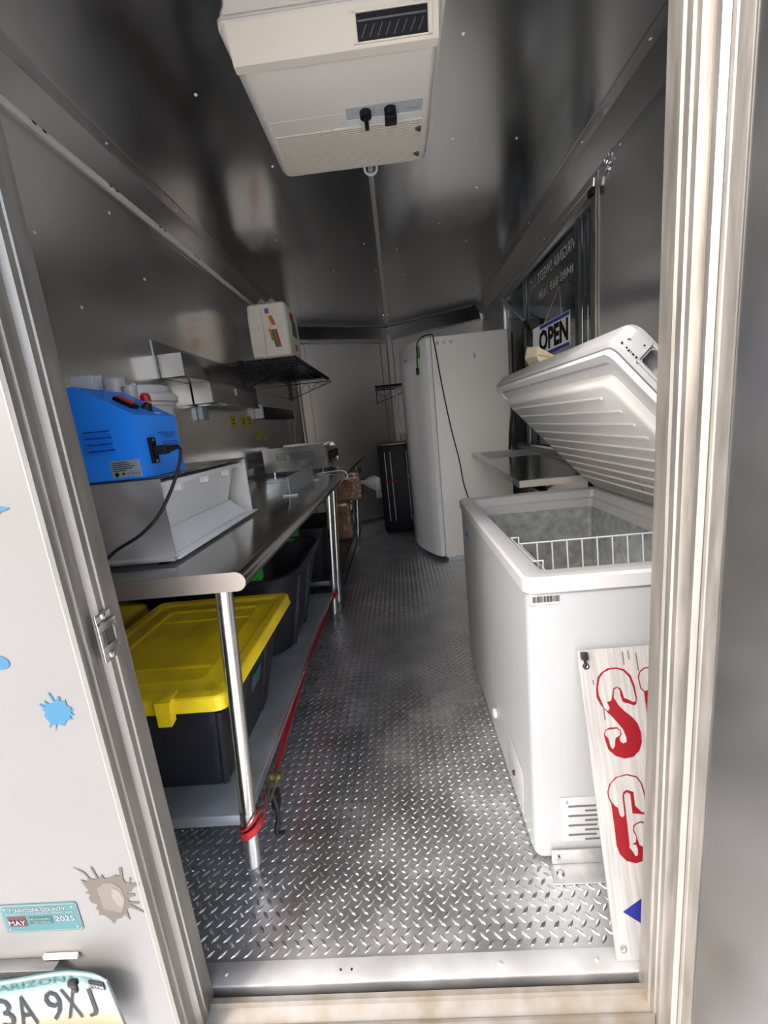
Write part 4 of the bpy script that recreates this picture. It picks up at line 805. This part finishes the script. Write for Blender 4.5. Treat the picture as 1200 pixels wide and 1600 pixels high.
obj('zip_tie', MB().obox(sb+su*0.016+sv*0.652+sn_*0.006, su*0.0075, sv*0.0085, sn_*0.005, 0.0015).obox(sb+su*0.017+sv*0.640+sn_*0.004, su*0.003, sv*0.012, sn_*0.0015), 'black', sg)

# ---------------- upright freezer
uf = thing('upright_freezer', (0.58, 3.79, 0), 'tall white upright freezer with curved door standing by the serving window', 'freezer')
ux0, ux1, uy0, uy1, uz = 0.318, 0.905, 3.48, 4.10, 1.815
obj('cabinet', MB().box(ux0, ux1, uy0, uy1, 0.03, uz, 0.008), 'fridge_side', uf)
obj('base_grille', MB().box(ux0+0.02, ux1-0.02, uy0+0.012, uy1-0.02, 0.0, 0.0295), 'galv', uf, smooth=0)
# door: bowed, a little ajar, hinged on the near side
ang = math.radians(17); hd = V(-math.sin(ang), math.cos(ang), 0); ho = V(-math.cos(ang), -math.sin(ang), 0); HP = V(0.312, 3.482, 0)
W = 0.665; pts = []
nseg = 16
front = []
for i in range(nseg+1):
    s = W*i/nseg; t = i/nseg; bow = 0.045+0.050*(1-(2*t-1)**2)
    if i == 0: bow = 0.036
    if i == nseg: bow = 0.036
    front.append((s, bow))
ring = [(0.0, 0.0)] + front + [(W, 0.0)]
def dring(z, sc=1.0): return [HP+hd*a_+ho*b_*sc+Z_*z for a_, b_ in ring]
fdoor = obj('door', MB().loft([dring(0.045, 0.9), dring(0.055), dring(uz-0.012), dring(uz-0.002, 0.93)]), 'fridge_door', uf, smooth=40)
obj('door_gasket', MB().loft([[HP+hd*a_+ho*b_+Z_*z for a_, b_ in ((0.01, -0.008), (0.01, -0.0005), (W-0.01, -0.0005), (W-0.01, -0.008))] for z in (0.07, uz-0.03)]), 'white_inner', uf, smooth=0)
def fp(s, l, z):
    t = s/W; bow = 0.045+0.050*(1-(2*t-1)**2)
    return HP+hd*s+ho*(bow+l)+Z_*z
hz0, hz1 = 1.10, 1.50
hp = bez([fp(0.57, 0.0005, hz1), fp(0.57, 0.045, hz1+0.0), fp(0.57, 0.062, hz1-0.05), fp(0.57, 0.064, (hz0+hz1)/2), fp(0.57, 0.062, hz0+0.05), fp(0.57, 0.045, hz0), fp(0.57, 0.0005, hz0)], 5)
obj('handle', MB().tube(hp, 0.013, 10), 'white_lid', fdoor)
for k in range(3): obj('hinge_plug', MB().lathe([(0.013, 0), (0.012, 0.002)], V(0.365+k*0.052, uy0-0.0002, uz-0.050), -Y_, 14), 'ac_grey', uf)
obj('thermometer_clip', MB().box(0.635, 0.652, uy0-0.006, uy0-0.0003, 1.625, 1.665, 0.002), 'ac_grey', uf)
obj('wall_bracket', MB().box(0.40, 0.54, uy0-0.008, uy0-0.0003, 0.005, 0.045), 'galv', uf, smooth=0)
n0 = ho
st = obj('green_sticker', MB().obox(fp(0.10, 0.0035, 1.72), hd*0.05, ho*0.001, Z_*0.045), 'green_sticker', fdoor, smooth=0)
obj('name_badge', MB().obox(fp(0.34, 0.003, 1.70), hd*0.045, ho*0.001, Z_*0.005), 'ink_grey', fdoor, smooth=0)
pc = thing('thermometer_cable', (0.34, 3.46, 0.75), 'thin black cable running down the side of the upright freezer', 'cable')
obj('cable', MB().tube(bez([(0.335, uy0-0.006, 1.822), (0.350, uy0-0.006, 1.70), (0.385, uy0-0.006, 1.40), (0.43, uy0-0.006, 1.10), (0.475, uy0-0.006, 0.86), (0.50, uy0-0.006, 0.66), (0.535, uy0-0.006, 0.52)]), 0.005, 6), 'black', pc)
tp = [fp(0.09, 0.02, 1.60), fp(0.09, 0.014, 1.70), fp(0.08, 0.01, 1.79), HP+hd*0.05+ho*0.03+Z_*1.835, V(0.325, 3.49, 1.834), V(0.332, 3.472, 1.825)]
obj('cable', MB().tube(bez(tp), 0.005, 6), 'black', pc)
obj('sensor', MB().box(tp[0].x-0.012, tp[0].x+0.012, tp[0].y-0.012, tp[0].y+0.012, 1.555, 1.605, 0.003), 'black', pc)

# black compact fridge in the nose
cfz = thing('compact_fridge', (0.02, 4.85, 0), 'black compact fridge in the dark nose of the trailer', 'fridge')
obj('cabinet', MB().box(-0.235, 0.26, 4.64, 5.10, 0.02, 0.97, 0.006), 'black_gloss', cfz)
obj('door', MB().box(-0.235, 0.26, 4.585, 4.635, 0.04, 0.965, 0.008), 'black_gloss', cfz)
obj('top_edge', MB().box(-0.24, 0.265, 4.58, 5.10, 0.9705, 0.985, 0.003), 'galv_dark', cfz)
for x in (-0.165, -0.105, 0.07): obj('door_groove', MB().box(x-0.004, x+0.004, 4.5825, 4.5848, 0.14, 0.90), 'galv_dark', cfz, smooth=0)
tag(obj('elastic_cord', MB().tube(bez([(-0.25, 4.66, 0.60), (-0.245, 4.577, 0.598), (0.0, 4.574, 0.585), (0.27, 4.577, 0.57)]), 0.006, 6), 'cord_red', None), 'dull red elastic cord stretched across the black compact fridge', 'cord')
ow = thing('wall_outlet', V(XL, YN, 0.30)+uL*0.86, 'white wall outlet beside the black compact fridge', 'outlet')
obj('cover_plate', MB().obox(V(XL, YN, 0.36)+uL*0.86+nL*0.004, uL*0.035, nL*0.0035, Z_*0.06, 0.002), 'label_white', ow)
obj('socket_face', MB().obox(V(XL, YN, 0.36)+uL*0.86+nL*0.009, uL*0.015, nL*0.0012, Z_*0.035), 'plastic_white', ow, smooth=0)

# ---------------- window things
sh_ = thing('fold_down_shelf', (0.8, 2.65, 0.88), 'stainless fold-down serving shelf under the window', 'shelf')
sA, sB = V(0.55, 2.02, 0.874), V(0.55, 3.30, 0.914)
du = (sB-sA).normalized(); nz = X_.cross(du)
obj('shelf_top', MB().obox((sA+sB)/2+X_*0.2025-nz*0.002, X_*0.2025, du*((sB-sA).length/2), nz*0.002), 'steel_top', sh_, smooth=0)
obj('front_lip', MB().obox((sA+sB)/2+X_*0.002-nz*0.0205, X_*0.002, du*((sB-sA).length/2), nz*0.016), 'steel', sh_, smooth=0)
for e in (sA+du*0.002, sB-du*0.002): obj('end_lip', MB().obox(e+X_*0.2045-nz*0.0205, X_*0.2, du*0.002, nz*0.016), 'steel_box', sh_, smooth=0)
obj('paper_mat', MB().obox(sA+du*1.02+X_*0.22+nz*0.0006, X_*0.17, du*0.17, nz*0.0005), 'galv', sh_, smooth=0)
for y in (2.25, 3.05):
    obj('bracket', MB().tube([(0.62, y, 0.85), (0.985, y, 0.62)], 0.009, 8).box(0.978, 0.998, y-0.012, y+0.012, 0.58, 0.86), 'black', sh_)
obj('wall_bolt', MB().lathe([(0.012, 0), (0.008, 0.01)], V(0.9995, 2.75, 0.86), -X_, 10), 'black', sh_)
op = thing('open_sign', (0.88, 2.55, 1.5), 'hanging OPEN sign, black letters with blue bars, in the serving window', 'sign')
oR, oL = V(0.945, 2.39, 0), V(0.838, 2.66, 0); ou = (oR-oL).normalized(); ol = (oR-oL).length; on = ou.cross(Z_)
ov = (Z_ + ou*0.0).normalized(); oc = (oL+oR)/2+Z_*1.575
def oq(a, b): return oc+ou*a+Z_*(b+a*0.10)
obj('board', MB().prism([(-ol/2, -0.088-0.012), (ol/2, -0.088+0.02), (ol/2, 0.085+0.02), (-ol/2, 0.085-0.012)], oc-on*0.0015, ou, Z_, on*0.003), 'label_white', op, smooth=0)
sv2 = (Z_).normalized(); su2 = (ou+Z_*0.115).normalized()
text('lettering', 'OPEN', oc+ou*0.02+Z_*0.004+on*0.0016, su2, Z_, 0.118, 'ink', op, width=0.228, bold=0.045)
for b0, b1 in ((0.064, 0.083), (-0.086, -0.068)):
    obj('blue_bar', MB().prism([(-0.085, b0-0.007), (ol/2-0.003, b0+0.0185), (ol/2-0.003, b1+0.0185), (-0.085, b1-0.007)], oc+on*0.0016, ou, Z_, on*0.0004), 'open_blue', op, smooth=0)
obj('string', MB().tube([oc+ou*(-0.05)+Z_*0.08, V(0.978, 2.62, 1.86), oc+ou*0.085+Z_*0.09], 0.0018, 5), 'paper_cream', op)
obj('hook', MB().tube([(0.999, 2.62, 1.875), (0.978, 2.62, 1.87), (0.976, 2.62, 1.855)], 0.004, 6), 'black', op)
fpaper = thing('folded_paper', (0.61, 1.78, 1.36), 'crumpled cream printed paper tucked on the freezer lid', 'paper')
pA = V(0.565, 1.75, 1.352)
fpm = MB().loft([[pA+V(0.0, 0.06, 0.0), pA+V(0.10, 0.05, -0.008), pA+V(0.105, -0.05, -0.012), pA+V(0.0, -0.05, -0.004)], [pA+V(-0.030, 0.06, 0.045), pA+V(0.030, 0.04, 0.040), pA+V(0.075, -0.045, 0.020), pA+V(-0.018, -0.05, 0.040)], [pA+V(-0.02, 0.06, 0.088), pA+V(-0.005, 0.04, 0.075), pA+V(0.02, -0.03, 0.052), pA+V(-0.012, -0.04, 0.075)]])
sht = obj('sheet', fpm, 'paper_cream', fpaper, smooth=20)
obj('yellow_fold', MB().tube([pA+V(-0.016, -0.053, 0.043), pA+V(0.076, -0.049, 0.022)], 0.0018, 5), 'label_yellow', sht)
cab = tag(obj('lid_cable', MB().tube(bez([(0.60, 1.83, 1.372), (0.585, 1.90, 1.358), (0.574, 2.0, 1.325), (0.600, 2.2, 1.275), (0.640, 2.4, 1.228), (0.705, 2.7, 1.149), (0.76, 2.95, 1.06), (0.794, 3.1, 0.985), (0.80, 3.14, 0.93)]), 0.010, 8), 'black', None), 'thick black cable looping over the far corner of the freezer lid', 'cable')
tag(obj('wall_cable', MB().tube(bez([(0.93, 3.45, 1.78), (0.925, 3.44, 1.4), (0.925, 3.43, 1.0), (0.93, 3.43, 0.55)]), 0.008, 6), 'black', None), 'black cable hanging straight down behind the upright freezer edge', 'cable')
gs = thing('gas_strut', (0.985, 3.6, 1.8), 'grey gas strut with black hook at the far end of the window', 'strut')
obj('rod', MB().tube([(0.985, 3.93, 2.13), (0.96, 3.22, 1.80)], 0.010, 8), 'galv', gs)
obj('strut_end', MB().lathe([(0.018, 0), (0.018, 0.016)], V(0.95, 3.21, 1.79), X_, 12), 'black', gs)
hk = MB().tube(bez([(0.955, 3.19, 1.775), (0.945, 3.10, 1.74), (0.935, 3.05, 1.70), (0.90, 2.85, 1.63)]), [0.012]*24+[0.008], 8)
obj('hook', hk, 'black', gs)
obj('cord', MB().tube([(0.955, 3.24, 1.77), (0.955, 3.45, 1.45)], 0.004, 5), 'black', gs); obj('cord', MB().tube([(0.965, 3.00, 1.70), (0.965, 3.20, 1.45)], 0.004, 5), 'black', gs)
obj('cord_anchor', MB().box(0.945, 0.985, 3.36, 3.46, 1.36, 1.45, 0.004), 'galv', gs)
tr = thing('tie_ring', (XR, 2.11, 2.2), 'bent silver tie-down ring high on the right wall', 'ring')
rgp = [(XR-0.010-0.02*abs(math.sin(q_))*0.4, 2.10-0.030*math.cos(q_)*0.6, 2.205+0.028*math.sin(q_)) for q_ in [math.radians(x_) for x_ in range(-200, 40, 20)]]
obj('ring', MB().tube(rgp, 0.0038, 8), 'chrome', tr); obj('ring_base', MB().lathe([(0.009, 0), (0.008, 0.01)], V(XR-0.0003, 2.115, 2.172), -X_, 10), 'chrome', tr)
wh = thing('window_latch', (XR, 2.23, 2.13), 'small dark latch hook at the near top corner of the window', 'latch')
obj('latch_body', MB().box(XR-0.03, XR-0.0125, 2.20, 2.245, 2.12, 2.15, 0.003), 'black', wh)
obj('latch_loop', MB().tube([(XR-0.02, 2.20, 2.15), (XR-0.022, 2.19, 2.18), (XR-0.022, 2.15, 2.185), (XR-0.02, 2.155, 2.15)], 0.004, 6), 'chrome', wh)
# ================================================================ CEILING
ac = thing('ceiling_air_conditioner', (-0.08, 1.66, 2.2), 'cream ceiling air-conditioner unit with black vent and two knobs', 'air conditioner')
def acr(x0, x1, y0, y1, z, r): return rr(x0, x1, y0, y1, r, z)
zb = 2.214
shell = MB().loft([acr(-0.382, 0.222, 1.372, 1.975, 2.2955, 0.02), acr(-0.378, 0.218, 1.378, 1.972, 2.265, 0.02), acr(-0.366, 0.212, 1.392, 1.968, 2.235, 0.02), acr(-0.352, 0.204, 1.405, 1.960, 2.219, 0.018), acr(-0.340, 0.196, 1.417, 1.952, zb, 0.016)], True, True)
obj('shroud', shell, 'ac_plastic', ac, smooth=50)
obj('mounting_edge', MB().loft([acr(-0.386, 0.232, 1.368, 1.98, 2.2955, 0.02), acr(-0.386, 0.232, 1.368, 1.98, 2.288, 0.02)]), 'ac_plastic', ac)
obj('front_brow', MB().prism([(1.3655, 2.288), (1.366, 2.284), (1.3995, 2.2095), (1.425, 2.2085), (1.425, 2.2135), (1.40, 2.215), (1.372, 2.288)], V(-0.362, 0, 0), Y_, Z_, V(0.572, 0, 0)), 'ac_bevel', ac, smooth=0)
# vent in the brow
e0, e1 = V(0, 1.3995, 2.2095), V(0, 1.366, 2.284); eu = (e1-e0).normalized(); en = X_.cross(eu)
def bq(x, s, l): return V(x, e0.y, e0.z)+eu*s+en*l
vent = obj('air_vent', MB().obox(bq(0.085, 0.038, -0.0015 if en.y > 0 else 0.0015), X_*0.095, eu*0.026, en*0.002), 'black', ac, smooth=0)
sg_ = -1 if en.y > 0 else 1
for s0, s1, x0, x1 in ((0.008, 0.0115, -0.02, 0.19), (0.0645, 0.068, -0.02, 0.19), (0.008, 0.068, -0.022, -0.011), (0.008, 0.068, 0.181, 0.192)):
    obj('vent_frame', MB().obox(bq((x0+x1)/2, (s0+s1)/2, sg_*0.004), X_*((x1-x0)/2), eu*((s1-s0)/2), en*0.004), 'ac_bevel', ac, smooth=0)
for k in range(8):
    obj('louvre', MB().obox(bq(0.008+k*0.022, 0.030, sg_*0.006), (X_*0.5+eu*0.8).normalized()*0.014, en*0.003, (X_*0.8-eu*0.5).normalized()*0.0010), 'galv_dark', vent, smooth=0)
obj('louvre_bar', MB().obox(bq(0.085, 0.050, sg_*0.006), X_*0.092, eu*0.002, en*0.002), 'galv_dark', vent, smooth=0)
def flat(name, x0, x1, y0, y1, m, par, l0=0.0002, l1=0.002): return obj(name, MB().box(x0, x1, y0, y1, zb-l1, zb-l0), m, par, smooth=0)
flat('control_panel', -0.074, 0.180, 1.618, 1.672, 'ac_grey', ac); flat('control_ledge', -0.074, 0.180, 1.6722, 1.702, 'label_white', ac, l1=0.003)
flat('filter_grille', -0.328, -0.128, 1.712, 1.945, 'ac_grille', ac, l1=0.003); flat('filter_grille', -0.124, 0.182, 1.708, 1.945, 'ac_grille', ac, l1=0.004)
flat('seam', -0.335, -0.076, 1.640, 1.6415, 'ac_bevel', ac, l1=0.0012)
for cx in (-0.010, 0.072):
    kb = obj('knob', MB().lathe([(0.020, 0), (0.019, 0.016), (0.016, 0.018)], V(cx, 1.645, zb-0.0021), -Z_, 18), 'black', ac)
    if cx < 0: obj('pointer', MB().box(cx-0.006, cx+0.008, 1.640, 1.688, zb-0.032, zb-0.0202, 0.003), 'black', kb)
    else: obj('knob_block', MB().box(cx-0.020, cx+0.021, 1.640, 1.683, zb-0.030, zb-0.0202, 0.004), 'black', kb)
    for k in range(7):
        q_ = math.radians(150-k*40+30); obj('tick_mark', MB().box(cx+0.031*math.cos(q_)-0.004, cx+0.031*math.cos(q_)+0.004, 1.643-0.022*math.sin(q_)-0.0006, 1.643-0.022*math.sin(q_)+0.0006, zb-0.0028, zb-0.0021), 'ink_grey', ac, smooth=0)
obj('print_line', MB().box(0.128, 0.170, 1.652, 1.6545, zb-0.0028, zb-0.0021), 'ink_grey', ac, smooth=0)
for y in (1.752, 1.895): obj('clip', MB().box(0.168, 0.180, y-0.010, y+0.010, zb-0.012, zb-0.0042, 0.002).box(0.160, 0.168, y-0.004, y+0.004, zb-0.010, zb-0.0042), 'galv_dark', ac)
# hanging rod under the ceiling
rd = thing('ceiling_rod', (-0.009, 3.4, 2.27), 'long thin metal rod hooked under the ceiling behind the air conditioner', 'rod')
obj('rod', MB().tube([(-0.014, 2.06, 2.262), (-0.012, 4.78, 2.262)], 0.011, 10), 'rod_metal', rd)
obj('hook_bracket', MB().box(-0.026, 0.002, 2.005, 2.05, 2.262, 2.2955, 0.004).tube(bez([(-0.036, 2.02, 2.28), (-0.036, 2.055, 2.25), (-0.012, 2.075, 2.246), (0.012, 2.055, 2.25), (0.012, 2.02, 2.28)]), 0.005, 8), 'plastic_white', rd)
obj('hook_bracket', MB().tube(bez([(-0.035, 4.70, 2.293), (-0.035, 4.76, 2.25), (-0.012, 4.80, 2.235), (0.012, 4.76, 2.25), (0.012, 4.70, 2.293)]), 0.006, 8), 'chrome', rd)
# LED strip on the left cove
ls = thing('led_strip_light', (XL, 2.6, zc), 'thin cream LED strip along the left cove edge', 'light strip')
obj('strip_body', MB().prism([(0.0045, zc-0.012), (0.012, zc-0.012), (0.017, zc-0.001), (0.017, zc+0.006), (0.0045, zc-0.004)], V(XL, 0.9, 0), X_, Z_, V(0, 3.75, 0)), 'led_white', ls, smooth=0)
for k in range(9):
    for d in (0, 0.04): obj('diode', MB().box(XL+0.0172, XL+0.0185, 1.50+k*0.36+d, 1.515+k*0.36+d, zc-0.0005, zc+0.0055), 'ink', ls, smooth=0)
# ================================================================ OUTSIDE LEFT: rear wall graphics and plate
YW = 0.5995
def wallpoly(name, poly, m, label, lift=0.0003, parent=None, cat='decal'):
    o_ = obj(name, MB().prism(poly, V(0, YW-lift, 0), X_, Z_, V(0, -0.0003, 0)), m, parent, smooth=0)
    if parent is None: tag(o_, label, cat, 'paint-splash decals on the white wall')
    return o_
sT = wallpoly('splash_decal', T, 'splat_taupe', 'taupe paint-splash decal low on the white wall beside the door jamb')
wallpoly('inner_blot', T2, 'splat_taupe_mid', '', 0.0007, sT); wallpoly('inner_blot', T3, 'splat_taupe_light', '', 0.0011, sT)
wallpoly('splash_decal', B, 'splat_blue', 'small spiky blue paint-splash decal on the white wall')
wallpoly('splash_decal', B2, 'splat_blue', 'round blue drop decal at the picture edge')
wallpoly('splash_decal', B3, 'splat_blue', 'flat pointed blue streak decal at the picture edge, highest of the decals')
ps = thing('permit_sticker', (-0.746, YW, 0.33), 'teal county permit sticker with year 2025 on the white wall', 'sticker')
def srect(name, cx, cz, w, h, m, lift, par):
    return obj(name, MB().box(cx-w/2, cx+w/2, YW-lift-0.0003, YW-lift, cz-h/2, cz+h/2), m, par, smooth=0)
def srr(name, cx, cz, w, h, r, m, lift, par):
    pl = [(p[0], p[1]) for p in rr(cx-w/2, cx+w/2, cz-h/2, cz+h/2, r, 0, 3)]
    return obj(name, MB().prism(pl, V(0, YW-lift, 0), X_, Z_, V(0, -0.0003, 0)), m, par, smooth=0)
cx, cz = -0.746, 0.3645
srr('backing', cx, cz, 0.152, 0.066, 0.005, 'teal', 0.0003, ps); srr('border', cx, cz, 0.147, 0.061, 0.005, 'sticker_white', 0.0007, ps); srr('face', cx, cz, 0.144, 0.058, 0.004, 'teal', 0.0011, ps)
def stext(body, x, z, h, w, m, lift=0.0015, par=ps, bold=0.0): return text('lettering', body, V(x, YW-lift, z), X_, Z_, h, m, par, width=w, bold=bold)
stext('MARICOPA COUNTY', cx, cz+0.0205, 0.0085, 0.108, 'sticker_white', bold=0.02)
stext('ENVIRONMENTAL SERVICES DEPARTMENT', cx, cz+0.0125, 0.0042, 0.130, 'sticker_white', bold=0.01)
srect('month_tab', cx-0.047, cz-0.006, 0.036, 0.023, 'maroon', 0.0015, ps); stext('MAY', cx-0.047, cz-0.008, 0.0115, 0.033, 'sticker_white', 0.0022, bold=0.02)
srect('number_tab', cx-0.001, cz-0.004, 0.046, 0.018, 'teal_dark', 0.0015, ps)
stext('MF-24-82001', cx-0.001, cz-0.0005, 0.0045, 0.040, 'sticker_white', 0.0022); stext('MF TYPE 23', cx+0.002, cz-0.008, 0.004, 0.030, 'sticker_white', 0.0022)
stext('2025', cx+0.047, cz-0.002, 0.0125, 0.038, 'sticker_white', bold=0.02)
for sx in (-1, 1):
    for sz in (-1, 1): obj('dot', MB().lathe([(0.0024, 0), (0.0024, 0.0003)], V(cx+sx*0.066, YW-0.0015, cz+sz*0.0235), -Y_, 8), 'sticker_white', ps, smooth=0)
# licence plate, bent away from the wall
lpz = thing('licence_plate', (-0.75, 0.57, 0.11), 'teal and white licence plate with dark characters bent off the wall', 'licence plate')
pw0, pw1, pz0_, pz1_ = -0.930, -0.620, 0.112, 0.268
nx_, nz_ = 24, 6
def ply(x, z):
    t = (x-pw0)/(pw1-pw0); return 0.570-0.006*math.sin(t*math.pi*2.0)-0.010*max(0, t-0.75)*4*((z-pz0_)/(pz1_-pz0_)-0.6)
m_ = MB(); fr_v = []; 
for j in range(nz_+1):
    for i in range(nx_+1):
        x = pw0+(pw1-pw0)*i/nx_; z = pz0_+(pz1_-pz0_)*j/nz_
        if j == nz_ and i >= nx_-1: z -= 0.006*(i-nx_+2)
        fr_v.append((x, ply(x, z), z))
back_v = [(x, y+0.0012, z) for x, y, z in fr_v]; n_ = len(fr_v); fs = []
for j in range(nz_):
    for i in range(nx_):
        k = j*(nx_+1)+i; fs.append((k, k+1, k+nx_+2, k+nx_+1)); fs.append((n_+k, n_+k+nx_+1, n_+k+nx_+2, n_+k+1))
edge = [j for j in range(nx_+1)]+[j*(nx_+1)+nx_ for j in range(1, nz_+1)]+[nz_*(nx_+1)+i for i in range(nx_-1, -1, -1)]+[j*(nx_+1) for j in range(nz_-1, 0, -1)]
for a_, b_ in zip(edge, edge[1:]+edge[:1]): fs.append((a_, n_+a_, n_+b_, b_))
m_.add(fr_v+back_v, fs)
plate = obj('plate', m_, 'plate_fade', lpz, smooth=40)
rimp = [(x, ply(x, z)-0.0012, z) for x, z in [(pw0+(pw1-pw0)*i/20+0.003*(i == 0)-0.003*(i == 20), pz1_-0.004-(0.008 if i == 20 else 0)) for i in range(21)]]
obj('plate_edge', MB().tube(rimp, 0.0022, 6), 'plate_white', lpz)
obj('plate_edge', MB().tube([(pw1-0.003, ply(pw1, z_)-0.0012, z_) for z_ in (0.258, 0.22, 0.18, 0.14, 0.12)], 0.0022, 6), 'plate_white', lpz)
def ptext(body, x, z, h, w, m, bold=0.0, lift=0.0016):
    o_ = text('character', body, V(x, 0, z), X_, Z_, h, m, lpz, width=w, bold=bold)
    off = lpz.location
    for v_ in o_.data.vertices: v_.co.y = ply(v_.co.x+off.x, v_.co.z+off.z)-lift-off.y
    return o_
ptext('ARIZONA', -0.760, 0.2500, 0.0125, 0.145, 'plate_teal_ink', 0.008)
for ch, x in (('3', -0.833), ('A', -0.797), ('9', -0.745), ('X', -0.713), ('J', -0.676)):
    ptext(ch, x, 0.190, 0.074, {'3': 0.027, 'A': 0.031, '9': 0.029, 'X': 0.030, 'J': 0.020}[ch], 'plate_ink', 0.0)
pmz = obj('month_sticker', MB().box(-0.664, -0.632, 0.562, 0.5635, 0.230, 0.250), 'ink', lpz, smooth=0)
for v_ in pmz.data.vertices: v_.co.y = ply(v_.co.x+lpz.location.x, v_.co.z+lpz.location.z)-0.0018-lpz.location.y+(0.0005 if v_.co.y > -0.0072 else 0)
ptext('PERM', -0.648, 0.2375, 0.0095, 0.029, 'sticker_white', 0.02, 0.0026)
obj('plate_clip', MB().box(-0.683, -0.672, 0.5555, 0.5615, 0.246, 0.262, 0.002).box(-0.685, -0.669, 0.5535, 0.5625, 0.262, 0.274, 0.002), 'black', lpz)
obj('mount_bar', MB().box(-0.93, -0.73, 0.577, 0.598, 0.266, 0.269, 0.001), 'galv_dark', lpz)
tag(obj('tape_scrap', MB().box(-0.762, -0.694, 0.592, 0.5985, 0.270, 0.280, 0.002), 'paper_cream', None), 'strip of torn cream tape above the licence plate', 'tape')
